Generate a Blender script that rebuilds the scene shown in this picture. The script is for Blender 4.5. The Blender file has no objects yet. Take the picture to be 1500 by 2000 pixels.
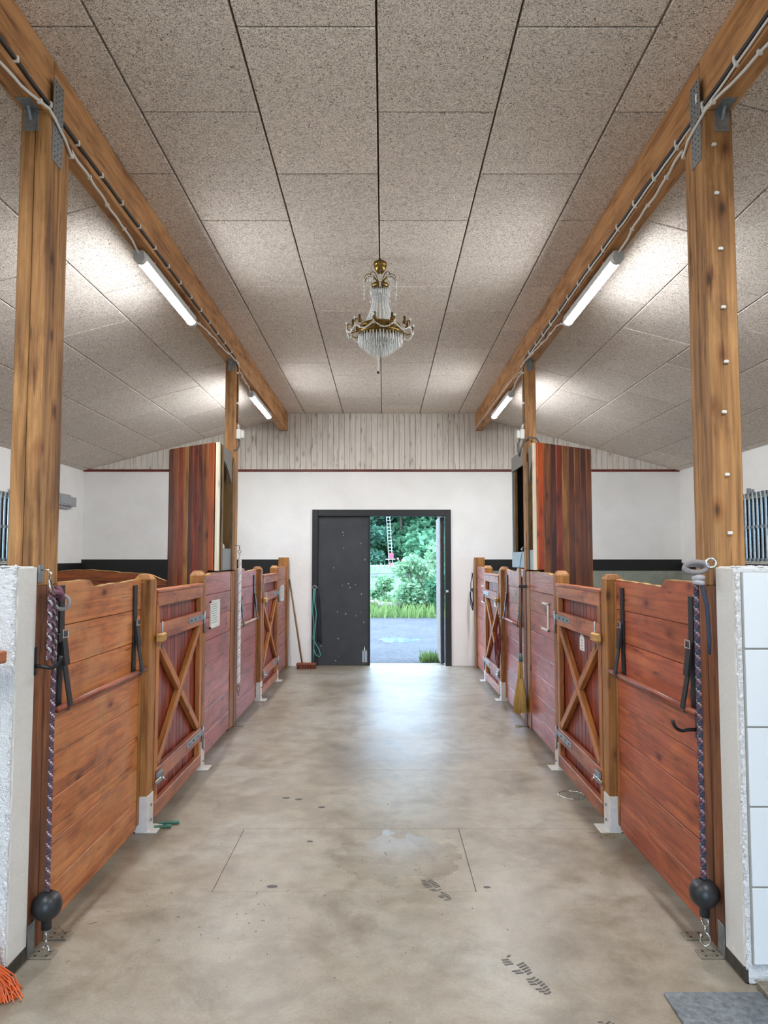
import bpy, bmesh, math, random
from mathutils import Vector, Matrix
random.seed(7)
C = bpy.context.scene.collection
PI = math.pi

# ---------------------------------------------------------------- camera, sky, exposure
sc = bpy.context.scene
cd = bpy.data.cameras.new('camera'); cam = bpy.data.objects.new('camera', cd); C.objects.link(cam)
FPX = 1435.0
cd.sensor_fit = 'VERTICAL'; cd.sensor_height = 24.0; cd.sensor_width = 18.0
cd.lens = FPX / 2000.0 * 24.0
cd.clip_end = 400
cam.location = (0.03, 0.0, 1.65)
cam.rotation_euler = (PI / 2 + math.atan(90.0 / FPX), 0, -math.atan(1.0 / FPX))
sc.camera = cam
sc.view_settings.view_transform = 'Standard'
sc.view_settings.look = 'None'
sc.view_settings.gamma = 1.0
sc.view_settings.use_curve_mapping = False
sc.view_settings.exposure = 0.75
sc.cycles.max_bounces = 6; sc.cycles.diffuse_bounces = 4; sc.cycles.glossy_bounces = 3; sc.cycles.transmission_bounces = 4
sc.cycles.use_light_tree = False
LAMP = 165.0
wd = bpy.data.worlds.new('overcast_sky'); sc.world = wd; wd.use_nodes = True
bgn = wd.node_tree.nodes['Background']
bgn.inputs[0].default_value = (0.52, 0.72, 1.0, 1); bgn.inputs[1].default_value = 9.0

# ---------------------------------------------------------------- helpers: meshes
WL = {}
def wloc(p): return WL.get(p.name, Vector((0, 0, 0))) if p else Vector((0, 0, 0))
def tag(o, label=None, cat=None, group=None, kind=None):
    if label: o['label'] = label
    if cat: o['category'] = cat
    if group: o['group'] = group
    if kind: o['kind'] = kind
    return o
def thing(name, loc, label, cat, group=None):
    o = bpy.data.objects.new(name, None); o.empty_display_size = 0.1
    C.objects.link(o); o.location = loc; WL[o.name] = Vector(loc)
    return tag(o, label, cat, group)
def link(name, me, mat, parent, org):
    o = bpy.data.objects.new(name, me); C.objects.link(o)
    if mat and not me.materials: me.materials.append(mat)
    org = Vector(org)
    if parent: o.parent = parent
    o.location = org - wloc(parent); WL[o.name] = org
    return o
class MB:
    def __init__(s): s.v = []; s.f = []; s.m = []
    def add(s, vs, fs):
        n = len(s.v); s.v += [Vector(a) for a in vs]; s.f += [tuple(i + n for i in q) for q in fs]; return s
    def hexa(s, a):
        return s.add(a, [(3, 2, 1, 0), (4, 5, 6, 7), (0, 1, 5, 4), (1, 2, 6, 5), (2, 3, 7, 6), (3, 0, 4, 7)])
    def box(s, x0, x1, y0, y1, z0, z1):
        x0, x1 = min(x0, x1), max(x0, x1); y0, y1 = min(y0, y1), max(y0, y1)
        return s.hexa([(x0,y0,z0),(x1,y0,z0),(x1,y1,z0),(x0,y1,z0),(x0,y0,z1),(x1,y0,z1),(x1,y1,z1),(x0,y1,z1)])
    def bar(s, p0, p1, w, h, up=(0, 0, 1)):
        p0, p1 = Vector(p0), Vector(p1); d = (p1 - p0).normalized(); up = Vector(up)
        if abs(d.dot(up)) > 0.98: up = Vector((0, 1, 0))
        r = d.cross(up).normalized(); u = r.cross(d); r *= w / 2; u *= h / 2
        return s.hexa([p0-r-u, p0+r-u, p1+r-u, p1-r-u, p0-r+u, p0+r+u, p1+r+u, p1-r+u])
    def tube(s, pts, r, n=8, closed=False):
        pts = [Vector(p) for p in pts]; m = len(pts); rr = r if isinstance(r, (list, tuple)) else [r] * m
        base = len(s.v); ref = None
        for i, p in enumerate(pts):
            a = pts[i - 1] if (i > 0 or closed) else p; b = pts[(i + 1) % m] if (i < m - 1 or closed) else p
            d = (b - a).normalized()
            if ref is None:
                ref = d.cross(Vector((0, 0, 1)));
                if ref.length < 0.1: ref = d.cross(Vector((1, 0, 0)))
            ref = (ref - d * ref.dot(d)).normalized(); q = d.cross(ref)
            for k in range(n):
                t = 2 * PI * k / n; s.v.append(p + (ref * math.cos(t) + q * math.sin(t)) * rr[i])
        for i in range(m if closed else m - 1):
            for k in range(n):
                a = base + i * n; b = base + ((i + 1) % m) * n
                s.f.append((a + k, a + (k + 1) % n, b + (k + 1) % n, b + k))
        if not closed:
            s.f.append(tuple(base + k for k in range(n - 1, -1, -1)))
            s.f.append(tuple(base + (m - 1) * n + k for k in range(n)))
        return s
    def lathe(s, prof, c=(0, 0, 0), n=20):
        base = len(s.v); cx, cy, cz = c
        for r, z in prof:
            for k in range(n):
                t = 2 * PI * k / n; s.v.append(Vector((cx + r * math.cos(t), cy + r * math.sin(t), cz + z)))
        for i in range(len(prof) - 1):
            for k in range(n):
                a = base + i * n; b = a + n
                s.f.append((a + k, b + k, b + (k + 1) % n, a + (k + 1) % n))
        return s
    def ball(s, c, r, nu=12, nv=8, sc=(1, 1, 1)):
        base = len(s.v); c = Vector(c)
        s.v.append(c + Vector((0, 0, -r * sc[2])))
        for j in range(1, nv):
            ph = -PI / 2 + PI * j / nv
            for k in range(nu):
                t = 2 * PI * k / nu
                s.v.append(c + Vector((r*sc[0]*math.cos(ph)*math.cos(t), r*sc[1]*math.cos(ph)*math.sin(t), r*sc[2]*math.sin(ph))))
        s.v.append(c + Vector((0, 0, r * sc[2]))); top = len(s.v) - 1
        for k in range(nu): s.f.append((base, base + 1 + (k + 1) % nu, base + 1 + k))
        for j in range(nv - 2):
            a = base + 1 + j * nu; b = a + nu
            for k in range(nu): s.f.append((a + k, a + (k + 1) % nu, b + (k + 1) % nu, b + k))
        a = base + 1 + (nv - 2) * nu
        for k in range(nu): s.f.append((a + k, a + (k + 1) % nu, top))
        return s
    def prism(s, poly, axis, a0, a1):
        n = len(poly); base = len(s.v)
        for a in (a0, a1):
            for u, w in poly:
                s.v.append(Vector({'x': (a, u, w), 'y': (u, a, w), 'z': (u, w, a)}[axis]))
        s.f.append(tuple(base + i for i in range(n - 1, -1, -1))); s.f.append(tuple(base + n + i for i in range(n)))
        for i in range(n):
            j = (i + 1) % n; s.f.append((base + i, base + j, base + n + j, base + n + i))
        return s
    def done(s, name, mat, parent=None, origin=None, smooth=False, bevel=0.0, seg=1):
        if origin is None:
            lo = [min(v[i] for v in s.v) for i in range(3)]; hi = [max(v[i] for v in s.v) for i in range(3)]
            origin = Vector(((lo[0]+hi[0])/2, (lo[1]+hi[1])/2, (lo[2]+hi[2])/2))
        origin = Vector(origin)
        me = bpy.data.meshes.new(name)
        me.from_pydata([tuple(v - origin) for v in s.v], [], s.f)
        bm = bmesh.new(); bm.from_mesh(me)
        bmesh.ops.recalc_face_normals(bm, faces=bm.faces)
        if bevel > 0: bmesh.ops.bevel(bm, geom=list(bm.edges), offset=bevel, segments=seg, affect='EDGES', profile=0.5, clamp_overlap=True)
        bm.to_mesh(me); bm.free()
        if smooth:
            for p in me.polygons: p.use_smooth = True
        return link(name, me, mat, parent, origin)
def B(name, mat, parent, x0, x1, y0, y1, z0, z1, bevel=0.003, origin=None):
    return MB().box(x0, x1, y0, y1, z0, z1).done(name, mat, parent, origin, bevel=bevel)
def rotbox(name, mat, parent, c, size, mtx, bevel=0.003):
    sx, sy, sz = size
    o = MB().box(-sx/2, sx/2, -sy/2, sy/2, -sz/2, sz/2).done(name, mat, None, (0, 0, 0), bevel=bevel)
    if parent: o.parent = parent
    o.location = Vector(c) - wloc(parent); WL[o.name] = Vector(c)
    o.rotation_euler = mtx.to_euler()
    return o
def zbar(name, mat, parent, p0, p1, w, d, up, bevel=0.003):
    """timber whose long side is its own z axis (so the grain follows it); w across, d along 'up'"""
    p0, p1 = Vector(p0), Vector(p1); z = (p1 - p0).normalized(); y = Vector(up); y = (y - z * y.dot(z)).normalized(); x = y.cross(z)
    m = Matrix((x, y, z)).transposed()
    return rotbox(name, mat, parent, (p0 + p1) / 2, (w, d, (p1 - p0).length), m, bevel)
def copy_tree(o, parent, delta):
    c = o.copy(); C.objects.link(c)
    c.parent = parent
    if parent is None: c.location = o.location + Vector(delta)
    WL[c.name] = wloc(o) + Vector(delta)
    for ch in [q for q in bpy.data.objects if q.parent == o]: copy_tree(ch, c, delta)
    return c

# ---------------------------------------------------------------- helpers: materials
def lin(c):
    if isinstance(c, str):
        c = [int(c[i:i+2], 16) / 255 for i in (0, 2, 4)]
        c = [x / 12.92 if x <= 0.04045 else ((x + 0.055) / 1.055) ** 2.4 for x in c]
    return (c[0], c[1], c[2], 1)
class NT:
    def __init__(s, name):
        s.mat = bpy.data.materials.new(name); s.mat.use_nodes = True; s.t = s.mat.node_tree
        s.b = s.t.nodes['Principled BSDF']; s.out = s.t.nodes['Material Output']
    def n(s, typ, **kw):
        nd = s.t.nodes.new(typ)
        for k, v in kw.items():
            if k.startswith('i_'):
                key = k[2:]; key = int(key) if key.isdigit() else key.replace('_', ' ')
                nd.inputs[key].default_value = v
            else: setattr(nd, k, v)
        return nd
    def l(s, a, b): s.t.links.new(a, b)
    def ramp(s, fac, stops):
        r = s.n('ShaderNodeValToRGB'); e = r.color_ramp.elements
        while len(e) < len(stops): e.new(0.5)
        for q, (p, c) in zip(e, stops): q.position = p; q.color = lin(c)
        s.l(fac, r.inputs[0]); return r.outputs[0]
    def mix(s, fac, a, b, blend='MIX'):
        m = s.n('ShaderNodeMix', data_type='RGBA', blend_type=blend)
        for val, idx in ((fac, 0), (a, 6), (b, 7)):
            if isinstance(val, (int, float)): m.inputs[idx].default_value = val
            elif isinstance(val, (tuple, str)): m.inputs[idx].default_value = lin(val)
            else: s.l(val, m.inputs[idx])
        return m.outputs[2]
    def math(s, op, a, b=0.0, clamp=False):
        m = s.n('ShaderNodeMath', operation=op, use_clamp=clamp)
        for val, idx in ((a, 0), (b, 1)):
            if isinstance(val, (int, float)): m.inputs[idx].default_value = val
            else: s.l(val, m.inputs[idx])
        return m.outputs[0]
    def coords(s, scale=(1, 1, 1), world=False, rnd=True):
        if world: src = s.n('ShaderNodeNewGeometry').outputs['Position']
        else: src = s.n('ShaderNodeTexCoord').outputs['Object']
        if rnd and not world:
            oi = s.n('ShaderNodeObjectInfo'); m = s.n('ShaderNodeVectorMath', operation='MULTIPLY_ADD')
            s.l(oi.outputs['Random'], m.inputs[0]); m.inputs[1].default_value = (37.1, 53.7, 71.3); s.l(src, m.inputs[2]); src = m.outputs[0]
        mp = s.n('ShaderNodeMapping'); mp.inputs['Scale'].default_value = scale; s.l(src, mp.inputs[0]); return mp.outputs[0]
    def noise(s, vec, scale, detail=4, rough=0.5, dist=0.0):
        n = s.n('ShaderNodeTexNoise', i_Scale=scale, i_Detail=detail, i_Roughness=rough, i_Distortion=dist); s.l(vec, n.inputs['Vector']); return n.outputs['Fac']
    def bump(s, h, strength, dist=0.01):
        b = s.n('ShaderNodeBump', i_Strength=strength, i_Distance=dist); s.l(h, b.inputs['Height']); s.l(b.outputs[0], s.b.inputs['Normal'])
    def set(s, **kw):
        for k, v in kw.items():
            k = k.replace('_', ' '); i = s.b.inputs[k]
            if isinstance(v, (int, float)): i.default_value = v
            elif isinstance(v, (tuple, str)): i.default_value = lin(v)
            else: s.l(v, i)
        return s
def plain(name, col, rough=0.5, metal=0.0, vary=0.0, spec=0.5, bumpy=0.0, bs=40):
    t = NT(name); t.set(Roughness=rough, Metallic=metal); t.b.inputs['Specular IOR Level'].default_value = spec
    if vary or bumpy:
        v = t.coords((1, 1, 1)); n = t.noise(v, bs, 4, 0.6)
        c = lin(col); d = tuple(x * (1 - vary) for x in c[:3]); e = tuple(min(1, x * (1 + vary)) for x in c[:3])
        t.set(Base_Color=t.ramp(n, [(0.3, d), (0.7, e)]))
        if bumpy: t.bump(n, bumpy, 0.004)
    else: t.set(Base_Color=col)
    return t.mat
def wood(name, axis, base, dark, light=None, rough=0.5, wear=None, wear_amt=0.5, grain=0.25, knots=0.8, spec=0.4, var=0.25, blotch=0.55):
    t = NT(name); light = light or base
    al = 'xyz'.index(axis)
    sc1 = [7, 7, 7]; sc1[al] = 0.7
    sc2 = [70, 70, 70]; sc2[al] = 2.0
    sc3 = [9, 9, 9]; sc3[al] = 2.6
    v1 = t.coords(tuple(sc1)); n1 = t.noise(v1, 2.0, 3, 0.55, 0.8)
    col = t.ramp(n1, [(0.28, dark), (0.5, base), (0.75, light)])
    n2 = t.noise(t.coords(tuple(sc2)), 1.0, 2, 0.6)
    col = t.mix(grain, col, t.ramp(n2, [(0.3, (0.12, 0.10, 0.09)), (0.62, (1, 1, 1))]), 'MULTIPLY')
    wv = t.noise(t.coords(tuple(sc1)), 5.0, 1, 0.6)
    sc3 = [7.5, 7.5, 7.5]; sc3[al] = 4.0
    vo = t.n('ShaderNodeTexVoronoi', i_Scale=1.0, i_Randomness=1.0); t.l(t.coords(tuple(sc3)), vo.inputs['Vector'])
    kd = t.math('ADD', vo.outputs['Distance'], t.math('MULTIPLY', wv, 0.10))
    k = t.ramp(kd, [(0.10, (0.08, 0.045, 0.03)), (0.15, (0.36, 0.25, 0.2)), (0.20, (0.72, 0.6, 0.54)), (0.34, (1, 1, 1))])
    # not every cell carries a knot
    kk = t.ramp(vo.outputs['Color'], [(0.42, (0, 0, 0)), (0.46, (1, 1, 1))])
    col = t.mix(t.math('MULTIPLY', kk, knots), col, k, 'MULTIPLY')
    # short dark cracks along the grain
    sc4 = [42, 42, 42]; sc4[al] = 3.2
    n4 = t.noise(t.coords(tuple(sc4)), 1.0, 2, 0.5)
    col = t.mix(0.7, col, t.ramp(n4, [(0.29, (0.25, 0.19, 0.16)), (0.345, (1, 1, 1))]), 'MULTIPLY')
    sc5 = [9, 9, 9]; sc5[al] = 3.0
    n5 = t.noise(t.coords(tuple(sc5)), 1.0, 4, 0.7)
    col = t.mix(blotch, col, t.ramp(n5, [(0.34, (0.42, 0.36, 0.33)), (0.52, (1, 1, 1))]), 'MULTIPLY')
    if wear:
        nw = t.noise(t.coords((1.6, 1.6, 1.6)), 1.7, 4, 0.62)
        col = t.mix(t.math('MULTIPLY', t.ramp(nw, [(0.45, (0, 0, 0)), (0.68, (1, 1, 1))]), wear_amt), col, wear)
    oi = t.n('ShaderNodeObjectInfo')
    hv = t.n('ShaderNodeHueSaturation'); t.l(col, hv.inputs['Color'])
    t.l(t.math('ADD', t.math('MULTIPLY', oi.outputs['Random'], var), 1 - var / 2), hv.inputs['Value'])
    t.set(Base_Color=hv.outputs[0], Roughness=rough); t.b.inputs['Specular IOR Level'].default_value = spec
    t.bump(n2, 0.4, 0.003)
    return t.mat

M = {}
# concrete floor: stains, damp smooth patch, fine grit
t = NT('concrete'); v = t.coords(world=True)
a = t.noise(v, 0.9, 4, 0.6, 0.4); b2 = t.noise(v, 7, 4, 0.65); c2 = t.noise(v, 90, 2, 0.6)
col = t.ramp(a, [(0.3, '837868'), (0.48, '978c7a'), (0.62, '9e9789'), (0.8, 'a89f8c')])
col = t.mix(0.5, col, t.ramp(b2, [(0.32, (0.5, 0.47, 0.42)), (0.62, (1, 1, 1))]), 'MULTIPLY')
b3 = t.noise(v, 2.4, 5, 0.68, 0.6); col = t.mix(0.6, col, t.ramp(b3, [(0.36, (0.58, 0.53, 0.46)), (0.52, (1, 1, 1)), (0.7, (0.86, 0.87, 0.88))]), 'MULTIPLY')
col = t.mix(0.3, col, t.ramp(c2, [(0.3, (0.5, 0.48, 0.45)), (0.62, (1, 1, 1))]), 'MULTIPLY')
# damp patch with its own ragged shape on the slab
pos = t.n('ShaderNodeSeparateXYZ'); t.l(v, pos.inputs[0])
dx = t.math('DIVIDE', t.math('SUBTRACT', pos.outputs[0], 0.1), 0.34); dy = t.math('DIVIDE', t.math('SUBTRACT', pos.outputs[1], 4.2), 0.4)
rr = t.math('SQRT', t.math('ADD', t.math('MULTIPLY', dx, dx), t.math('MULTIPLY', dy, dy)))
rr = t.math('ADD', rr, t.math('MULTIPLY', t.math('SUBTRACT', t.noise(v, 3.5, 5, 0.6), 0.5), 1.6))
wet = t.ramp(rr, [(0.86, (1, 1, 1)), (0.93, (0, 0, 0))])
col = t.mix(t.math('MULTIPLY', wet, 0.1), col, '6f6a62')
big = t.noise(v, 0.55, 4, 0.6, 0.3)
rough = t.math('ADD', t.math('MULTIPLY', big, 0.35), t.math('ADD', 0.13, t.math('MULTIPLY', b2, 0.14)))
rough = t.math('SUBTRACT', rough, t.math('MULTIPLY', wet, 0.16))
t.set(Base_Color=col, Roughness=rough); t.b.inputs['Specular IOR Level'].default_value = 0.5
t.bump(t.math('ADD', t.math('MULTIPLY', c2, 0.25), b2), 0.16, 0.006); M['concrete'] = t.mat
M['joint'] = plain('floor_joint', '6b6254', 0.9)

def plaster(name, col, s1, s2, strength, dirt=0.12):
    t = NT(name); v = t.coords(world=True); n1 = t.noise(v, s1, 4, 0.62); n2 = t.noise(v, s2, 2, 0.6)
    n3 = t.noise(v, 1.3, 5, 0.6)
    c = t.mix(dirt, col, t.ramp(n3, [(0.35, '9c948a'), (0.6, (1, 1, 1))]), 'MULTIPLY')
    t.set(Base_Color=c, Roughness=0.75); t.bump(t.math('ADD', n1, t.math('MULTIPLY', n2, 0.5)), strength, 0.02); return t.mat
M['wall_white'] = plaster('white_masonry', 'ecebe7', 9, 60, 0.22)
M['rough_white'] = plaster('rough_plaster', 'efeeea', 45, 160, 0.9, 0.06)
M['render_edge'] = plaster('trowelled_plaster', 'e2dfd5', 30, 140, 0.4, 0.1)
M['black_paint'] = plain('black_paint', '161616', 0.5, bumpy=0.2, vary=0.2, bs=15)
M['grey_green'] = plain('grey_green_paint', '8f9488', 0.7, vary=0.15, bs=6)
M['plinth'] = plain('damp_plinth', '3f382e', 0.85, vary=0.4, bumpy=0.6, bs=30)
M['tile'] = plain('white_tile', 'e3e6e4', 0.18, spec=0.5)
M['grout'] = plain('tile_grout', '9b988f', 0.9)
# wood-wool cement board
t = NT('wood_wool_board'); v = t.coords((1, 1, 1))
w1 = t.n('ShaderNodeTexNoise', i_Scale=32.0, i_Detail=1.0, i_Roughness=0.5, i_Distortion=3.2); t.l(v, w1.inputs['Vector'])
w2 = t.n('ShaderNodeTexNoise', i_Scale=56.0, i_Detail=1.0, i_Roughness=0.5, i_Distortion=2.6); t.l(v, w2.inputs['Vector'])
h1 = t.math('ABSOLUTE', t.math('SUBTRACT', w1.outputs['Fac'], 0.5)); h2 = t.math('ABSOLUTE', t.math('SUBTRACT', w2.outputs['Fac'], 0.5))
hh = t.math('MINIMUM', t.math('MULTIPLY', h1, 1.2), h2)
col = t.ramp(hh, [(0.0, 'fff6ea'), (0.025, 'f0e6db'), (0.06, 'cdc2b7'), (0.12, '7a6f67')])
oi = t.n('ShaderNodeObjectInfo'); hv = t.n('ShaderNodeHueSaturation'); t.l(col, hv.inputs['Color'])
t.l(t.math('ADD', t.math('MULTIPLY', oi.outputs['Random'], 0.12), 0.94), hv.inputs['Value'])
t.set(Base_Color=hv.outputs[0], Roughness=0.95); t.b.inputs['Specular IOR Level'].default_value = 0.1
M['woodwool'] = t.mat
M['woodwool_back'] = plain('ceiling_backing', '5a4632', 0.9)

M['post'] = wood('aged_pine_post', 'z', 'b88550', '805831', 'cc9a60', 0.65, grain=0.45, knots=0.85, var=0.18)
M['post_low'] = wood('stained_post_foot', 'z', '8a5433', '5d3620', 'a0663d', 0.55, grain=0.4, knots=0.5, var=0.1)
M['beam'] = wood('glulam_beam', 'y', 'bd8855', '936339', 'd09d68', 0.6, grain=0.3, knots=0.5, var=0.1)
M['plank_near'] = wood('worn_stained_plank', 'y', 'cc7a42', '9c5229', 'da9152', 0.42, wear='d09a66', wear_amt=0.55, grain=0.45, knots=0.9, var=0.16)
M['plank_near_red'] = wood('red_stained_plank_near', 'y', 'bd653d', '8e4127', 'cd7c4d', 0.42, wear='a24e43', wear_amt=0.5, grain=0.45, knots=0.9, var=0.14)
M['plank_far'] = wood('red_stained_plank_sheen', 'y', 'b45f50', '853a2e', 'c27163', 0.36, wear='b06a66', wear_amt=0.5, grain=0.35, knots=0.9, var=0.2)  # pinker red: sky sheen on the varnish painted into the stain
M['bare_edge'] = wood('gnawed_bare_wood', 'y', 'c69a5c', '93642f', 'd8b47a', 0.8, grain=0.4, knots=0.3)
M['gate_z'] = wood('gate_timber_upright', 'z', 'b87339', '8a4f26', 'ca8848', 0.45, grain=0.3, knots=0.7, var=0.2)
M['gate_rail'] = wood('gate_timber_rail', 'y', 'b56c48', '8b4936', 'c47e58', 0.42, grain=0.3, knots=0.7, var=0.15)
M['gate_post'] = wood('gate_post_timber', 'z', 'ac7339', '7e4e24', 'be8644', 0.5, grain=0.35, knots=0.8, var=0.15)
M['gate_board'] = wood('dark_red_board', 'z', '93402a', '602218', 'a84f34', 0.4, grain=0.35, knots=0.4, var=0.5)
LOCK = [wood('locker_board_%s' % n, 'z', b, d, l, 0.38, grain=0.3, knots=0.9, var=0.1) for n, b, d, l in (
    ('brown', '7c4420', '4f260f', '945a2e'), ('red', '7d2f18', '4d170c', '964023'), ('ochre', '94602c', '643a17', 'ae7a3d'), ('dark', '5f2f19', '3b190d', '7a4023'))]
M['lock_bright'] = wood('locker_board_orange', 'z', 'ad481a', '832d10', 'c25a22', 0.33, grain=0.25, knots=0.8, var=0.02)
M['lock_rust'] = wood('locker_board_rust', 'z', '9a4a22', '6d2d14', 'b05c2c', 0.36, grain=0.3, knots=0.8, var=0.02)
M['jamb'] = wood('locker_jamb', 'z', '8a6a3f', '5b4326', 'a5824f', 0.6, grain=0.4, var=0.1)
M['ply'] = wood('pale_edge_trim', 'z', 'd3c7ac', 'b3a487', 'e2d8c2', 0.7, grain=0.2, knots=0.2, var=0.05, blotch=0.08)
M['white_board'] = wood('white_washed_board', 'z', 'd6cfc4', 'c6beb1', 'ddd7cd', 0.6, grain=0.1, knots=0.45, var=0.07, blotch=0.08)
M['trim_red'] = wood('red_trim', 'x', '6d2a1c', '4a1a12', '7c3423', 0.5, grain=0.3)
M['part_wood'] = wood('partition_plank', 'x', '87451f', '5c2a13', 'a05e30', 0.45, grain=0.35, knots=0.8)
M['black_door'] = None
t = NT('scuffed_black_door'); v = t.coords((1, 1, 1))
n1 = t.noise(v, 3, 5, 0.6); vo = t.n('ShaderNodeTexVoronoi', i_Scale=9.0); t.l(t.coords((1.3, 0.05, 0.7)), vo.inputs['Vector'])
n2 = t.noise(v, 22, 3, 0.6)
col = t.ramp(n1, [(0.3, '232425'), (0.7, '333435')])
sp = t.ramp(t.math('ADD', vo.outputs['Distance'], t.math('MULTIPLY', n2, 0.12)), [(0.13, (1, 1, 1)), (0.15, (0, 0, 0))])
t.set(Base_Color=t.mix(sp, col, 'a0a09a'), Roughness=0.45); M['black_door'] = t.mat
M['steel'] = plain('galvanised_steel', '9aa0a3', 0.42, 0.85, vary=0.2, bs=50)
M['steel_dull'] = plain('dirty_galvanised_plate', '8a8373', 0.6, 0.5, vary=0.3, bs=60)
M['chrome'] = plain('nickel_hook', 'd5d5d0', 0.2, 1.0)
M['white_metal'] = plain('white_painted_bracket', 'd8d5cc', 0.5, vary=0.1, bs=20)
M['iron'] = plain('black_iron', '151515', 0.45)
M['leather'] = plain('black_leather', '1b1a1a', 0.45, vary=0.2, bs=60)
M['rubber'] = plain('black_rubber', '26282a', 0.4)
M['rod'] = wood('red_rod', 'y', 'a35a40', '85422d', 'b66d50', 0.4, grain=0.15, knots=0.1)
M['rod_pale'] = wood('pale_rod', 'y', 'c29a7c', 'a37b5e', 'd3ad8e', 0.5, grain=0.15, knots=0.1)
M['brass'] = plain('antique_brass', '7c6435', 0.3, 0.95, vary=0.2, bs=80)
t = NT('crystal'); t.set(Base_Color=(0.95, 0.97, 0.95), Roughness=0.04, Transmission_Weight=0.5, IOR=1.5); M['crystal'] = t.mat
M['rope_a'] = plain('dark_purple_rope', '4a3f49', 0.85, vary=0.3, bs=300)
M['rope_b'] = plain('pale_grey_rope', 'b3aeb0', 0.85, vary=0.2, bs=300)
M['rope_c'] = plain('plum_rope', '6e4450', 0.85, vary=0.3, bs=300)
M['rope_g'] = plain('grey_rope', '8e8684', 0.85, vary=0.25, bs=300)
M['rope_n'] = plain('navy_rope', '30384a', 0.85, vary=0.3, bs=300)
M['rope_w'] = plain('white_rope', 'd9d7d2', 0.85, vary=0.1, bs=300)
M['turq'] = plain('turquoise_webbing', '4f958c', 0.7)
M['darkcloth'] = plain('dark_cloth', '23262d', 0.9)
M['halter_red'] = plain('dark_red_halter', '6b231f', 0.7)
M['cable_w'] = plain('white_cable', 'd9d6cf', 0.4)
M['cable_b'] = plain('black_cable', '1d1c1d', 0.45)
M['cable_g'] = plain('grey_cable', '5c5c5a', 0.5)
M['plastic_w'] = plain('white_plastic', 'e2e0d8', 0.4)
M['plastic_g'] = plain('light_grey_plastic', 'b9bab8', 0.45)
M['box_g'] = plain('grey_box_plastic', '9c9ea0', 0.5)
M['clip_o'] = plain('orange_clip', 'b5654a', 0.5)
M['orange'] = plain('orange_bristle', 'd05a1d', 0.5, vary=0.2, bs=90)
M['grey_panel'] = plain('grey_laminate', '7e7a74', 0.5)
M['blue_panel'] = plain('blue_grey_laminate', '98a5aa', 0.5, vary=0.08, bs=8)
M['void'] = plain('black_lining', '0c0c0d', 0.8)
M['paper'] = plain('white_card', 'e6e6e0', 0.7)
M['print'] = plain('green_print', '6f9b86', 0.8)
M['ink'] = plain('grey_print', '8a8f92', 0.8)
M['straw'] = plain('broom_straw', 'b08c4a', 0.8, vary=0.3, bs=120)
M['handle'] = wood('broom_handle', 'z', '7c6243', '5a452c', '8f7452', 0.5, grain=0.3, knots=0.2)
M['broomred'] = plain('red_brown_bristles', '7d4230', 0.8, vary=0.3, bs=100)
M['block'] = wood('yellow_latch_block', 'y', 'c39653', 'a0743a', 'd3aa68', 0.5, grain=0.2, knots=0.4)
M['mat_rub'] = plain('worn_rubber_mat', '666b6e', 0.6, vary=0.45, bumpy=0.5, bs=45)
M['grime'] = plain('dark_wet_print', '3d3933', 0.5)
M['hay'] = plain('hay_scraps', '9f9272', 0.9, vary=0.3, bs=50)
M['green_pl'] = plain('green_plastic', '3f6f5a', 0.5)
t = NT('lamp_diffuser'); t.set(Base_Color=(0.9, 0.9, 0.92), Emission_Color=(0.93, 0.96, 1.0), Emission_Strength=LAMP); M['led'] = t.mat
t = NT('window_glass'); tr = t.n('ShaderNodeBsdfTransparent'); gl = t.n('ShaderNodeBsdfGlossy', i_Roughness=0.02); mx = t.n('ShaderNodeMixShader')
fr = t.n('ShaderNodeFresnel', i_IOR=1.45); t.l(fr.outputs[0], mx.inputs[0]); t.l(tr.outputs[0], mx.inputs[1]); t.l(gl.outputs[0], mx.inputs[2]); t.l(mx.outputs[0], t.out.inputs[0]); M['glass'] = t.mat
# outdoors
t = NT('gravel'); v = t.coords(world=True); n1 = t.noise(v, 1.1, 5, 0.6); n2 = t.noise(v, 35, 4, 0.7)
c = t.ramp(n1, [(0.3, '2f2f33'), (0.7, '434346')]); c = t.mix(0.85, c, t.ramp(t.noise(v, 14, 5, 0.75), [(0.38, (0.22, 0.22, 0.23)), (0.60, (1.0, 1.0, 1.0))]), 'MULTIPLY'); c = t.mix(0.5, c, t.ramp(t.noise(v, 0.8, 3, 0.6), [(0.45, (1, 1, 1)), (0.62, (1.0, 0.86, 0.76))]), 'MULTIPLY')
t.set(Base_Color=c, Roughness=0.9); t.bump(n2, 0.8, 0.02); M['gravel'] = t.mat
M['puddle'] = plain('puddle_water', '6e7480', 0.04, spec=0.8)
M['road'] = plain('pale_road', '7d8286', 0.8, vary=0.1, bs=2)
M['soil'] = plain('weedy_soil', '42592f', 0.95, vary=0.4, bs=3)
def leaf(name, a, b):
    t = NT(name); oi = t.n('ShaderNodeNewGeometry'); r = t.ramp(oi.outputs['Random Per Island'], [(0.0, a), (1.0, b)])
    t.set(Base_Color=r, Roughness=0.6); t.b.inputs['Specular IOR Level'].default_value = 0.25
    tl = t.n('ShaderNodeBsdfTranslucent'); t.l(r, tl.inputs[0]); mx = t.n('ShaderNodeMixShader', i_0=0.4)
    t.l(t.b.outputs[0], mx.inputs[1]); t.l(tl.outputs[0], mx.inputs[2]); t.l(mx.outputs[0], t.out.inputs[0]); return t.mat
M['leaf_deep'] = leaf('hazed_green_leaves', '335544', '5f8a70'); M['leaf_mid'] = leaf('mid_green_leaves', '3f6b4c', '71a078')  # bluish cast of the deep green paints in distance haze
M['leaf_pale'] = leaf('pale_green_leaves', '587d58', '8cab82'); M['grass'] = leaf('grass_blades', '4a6430', '82965a')
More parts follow.
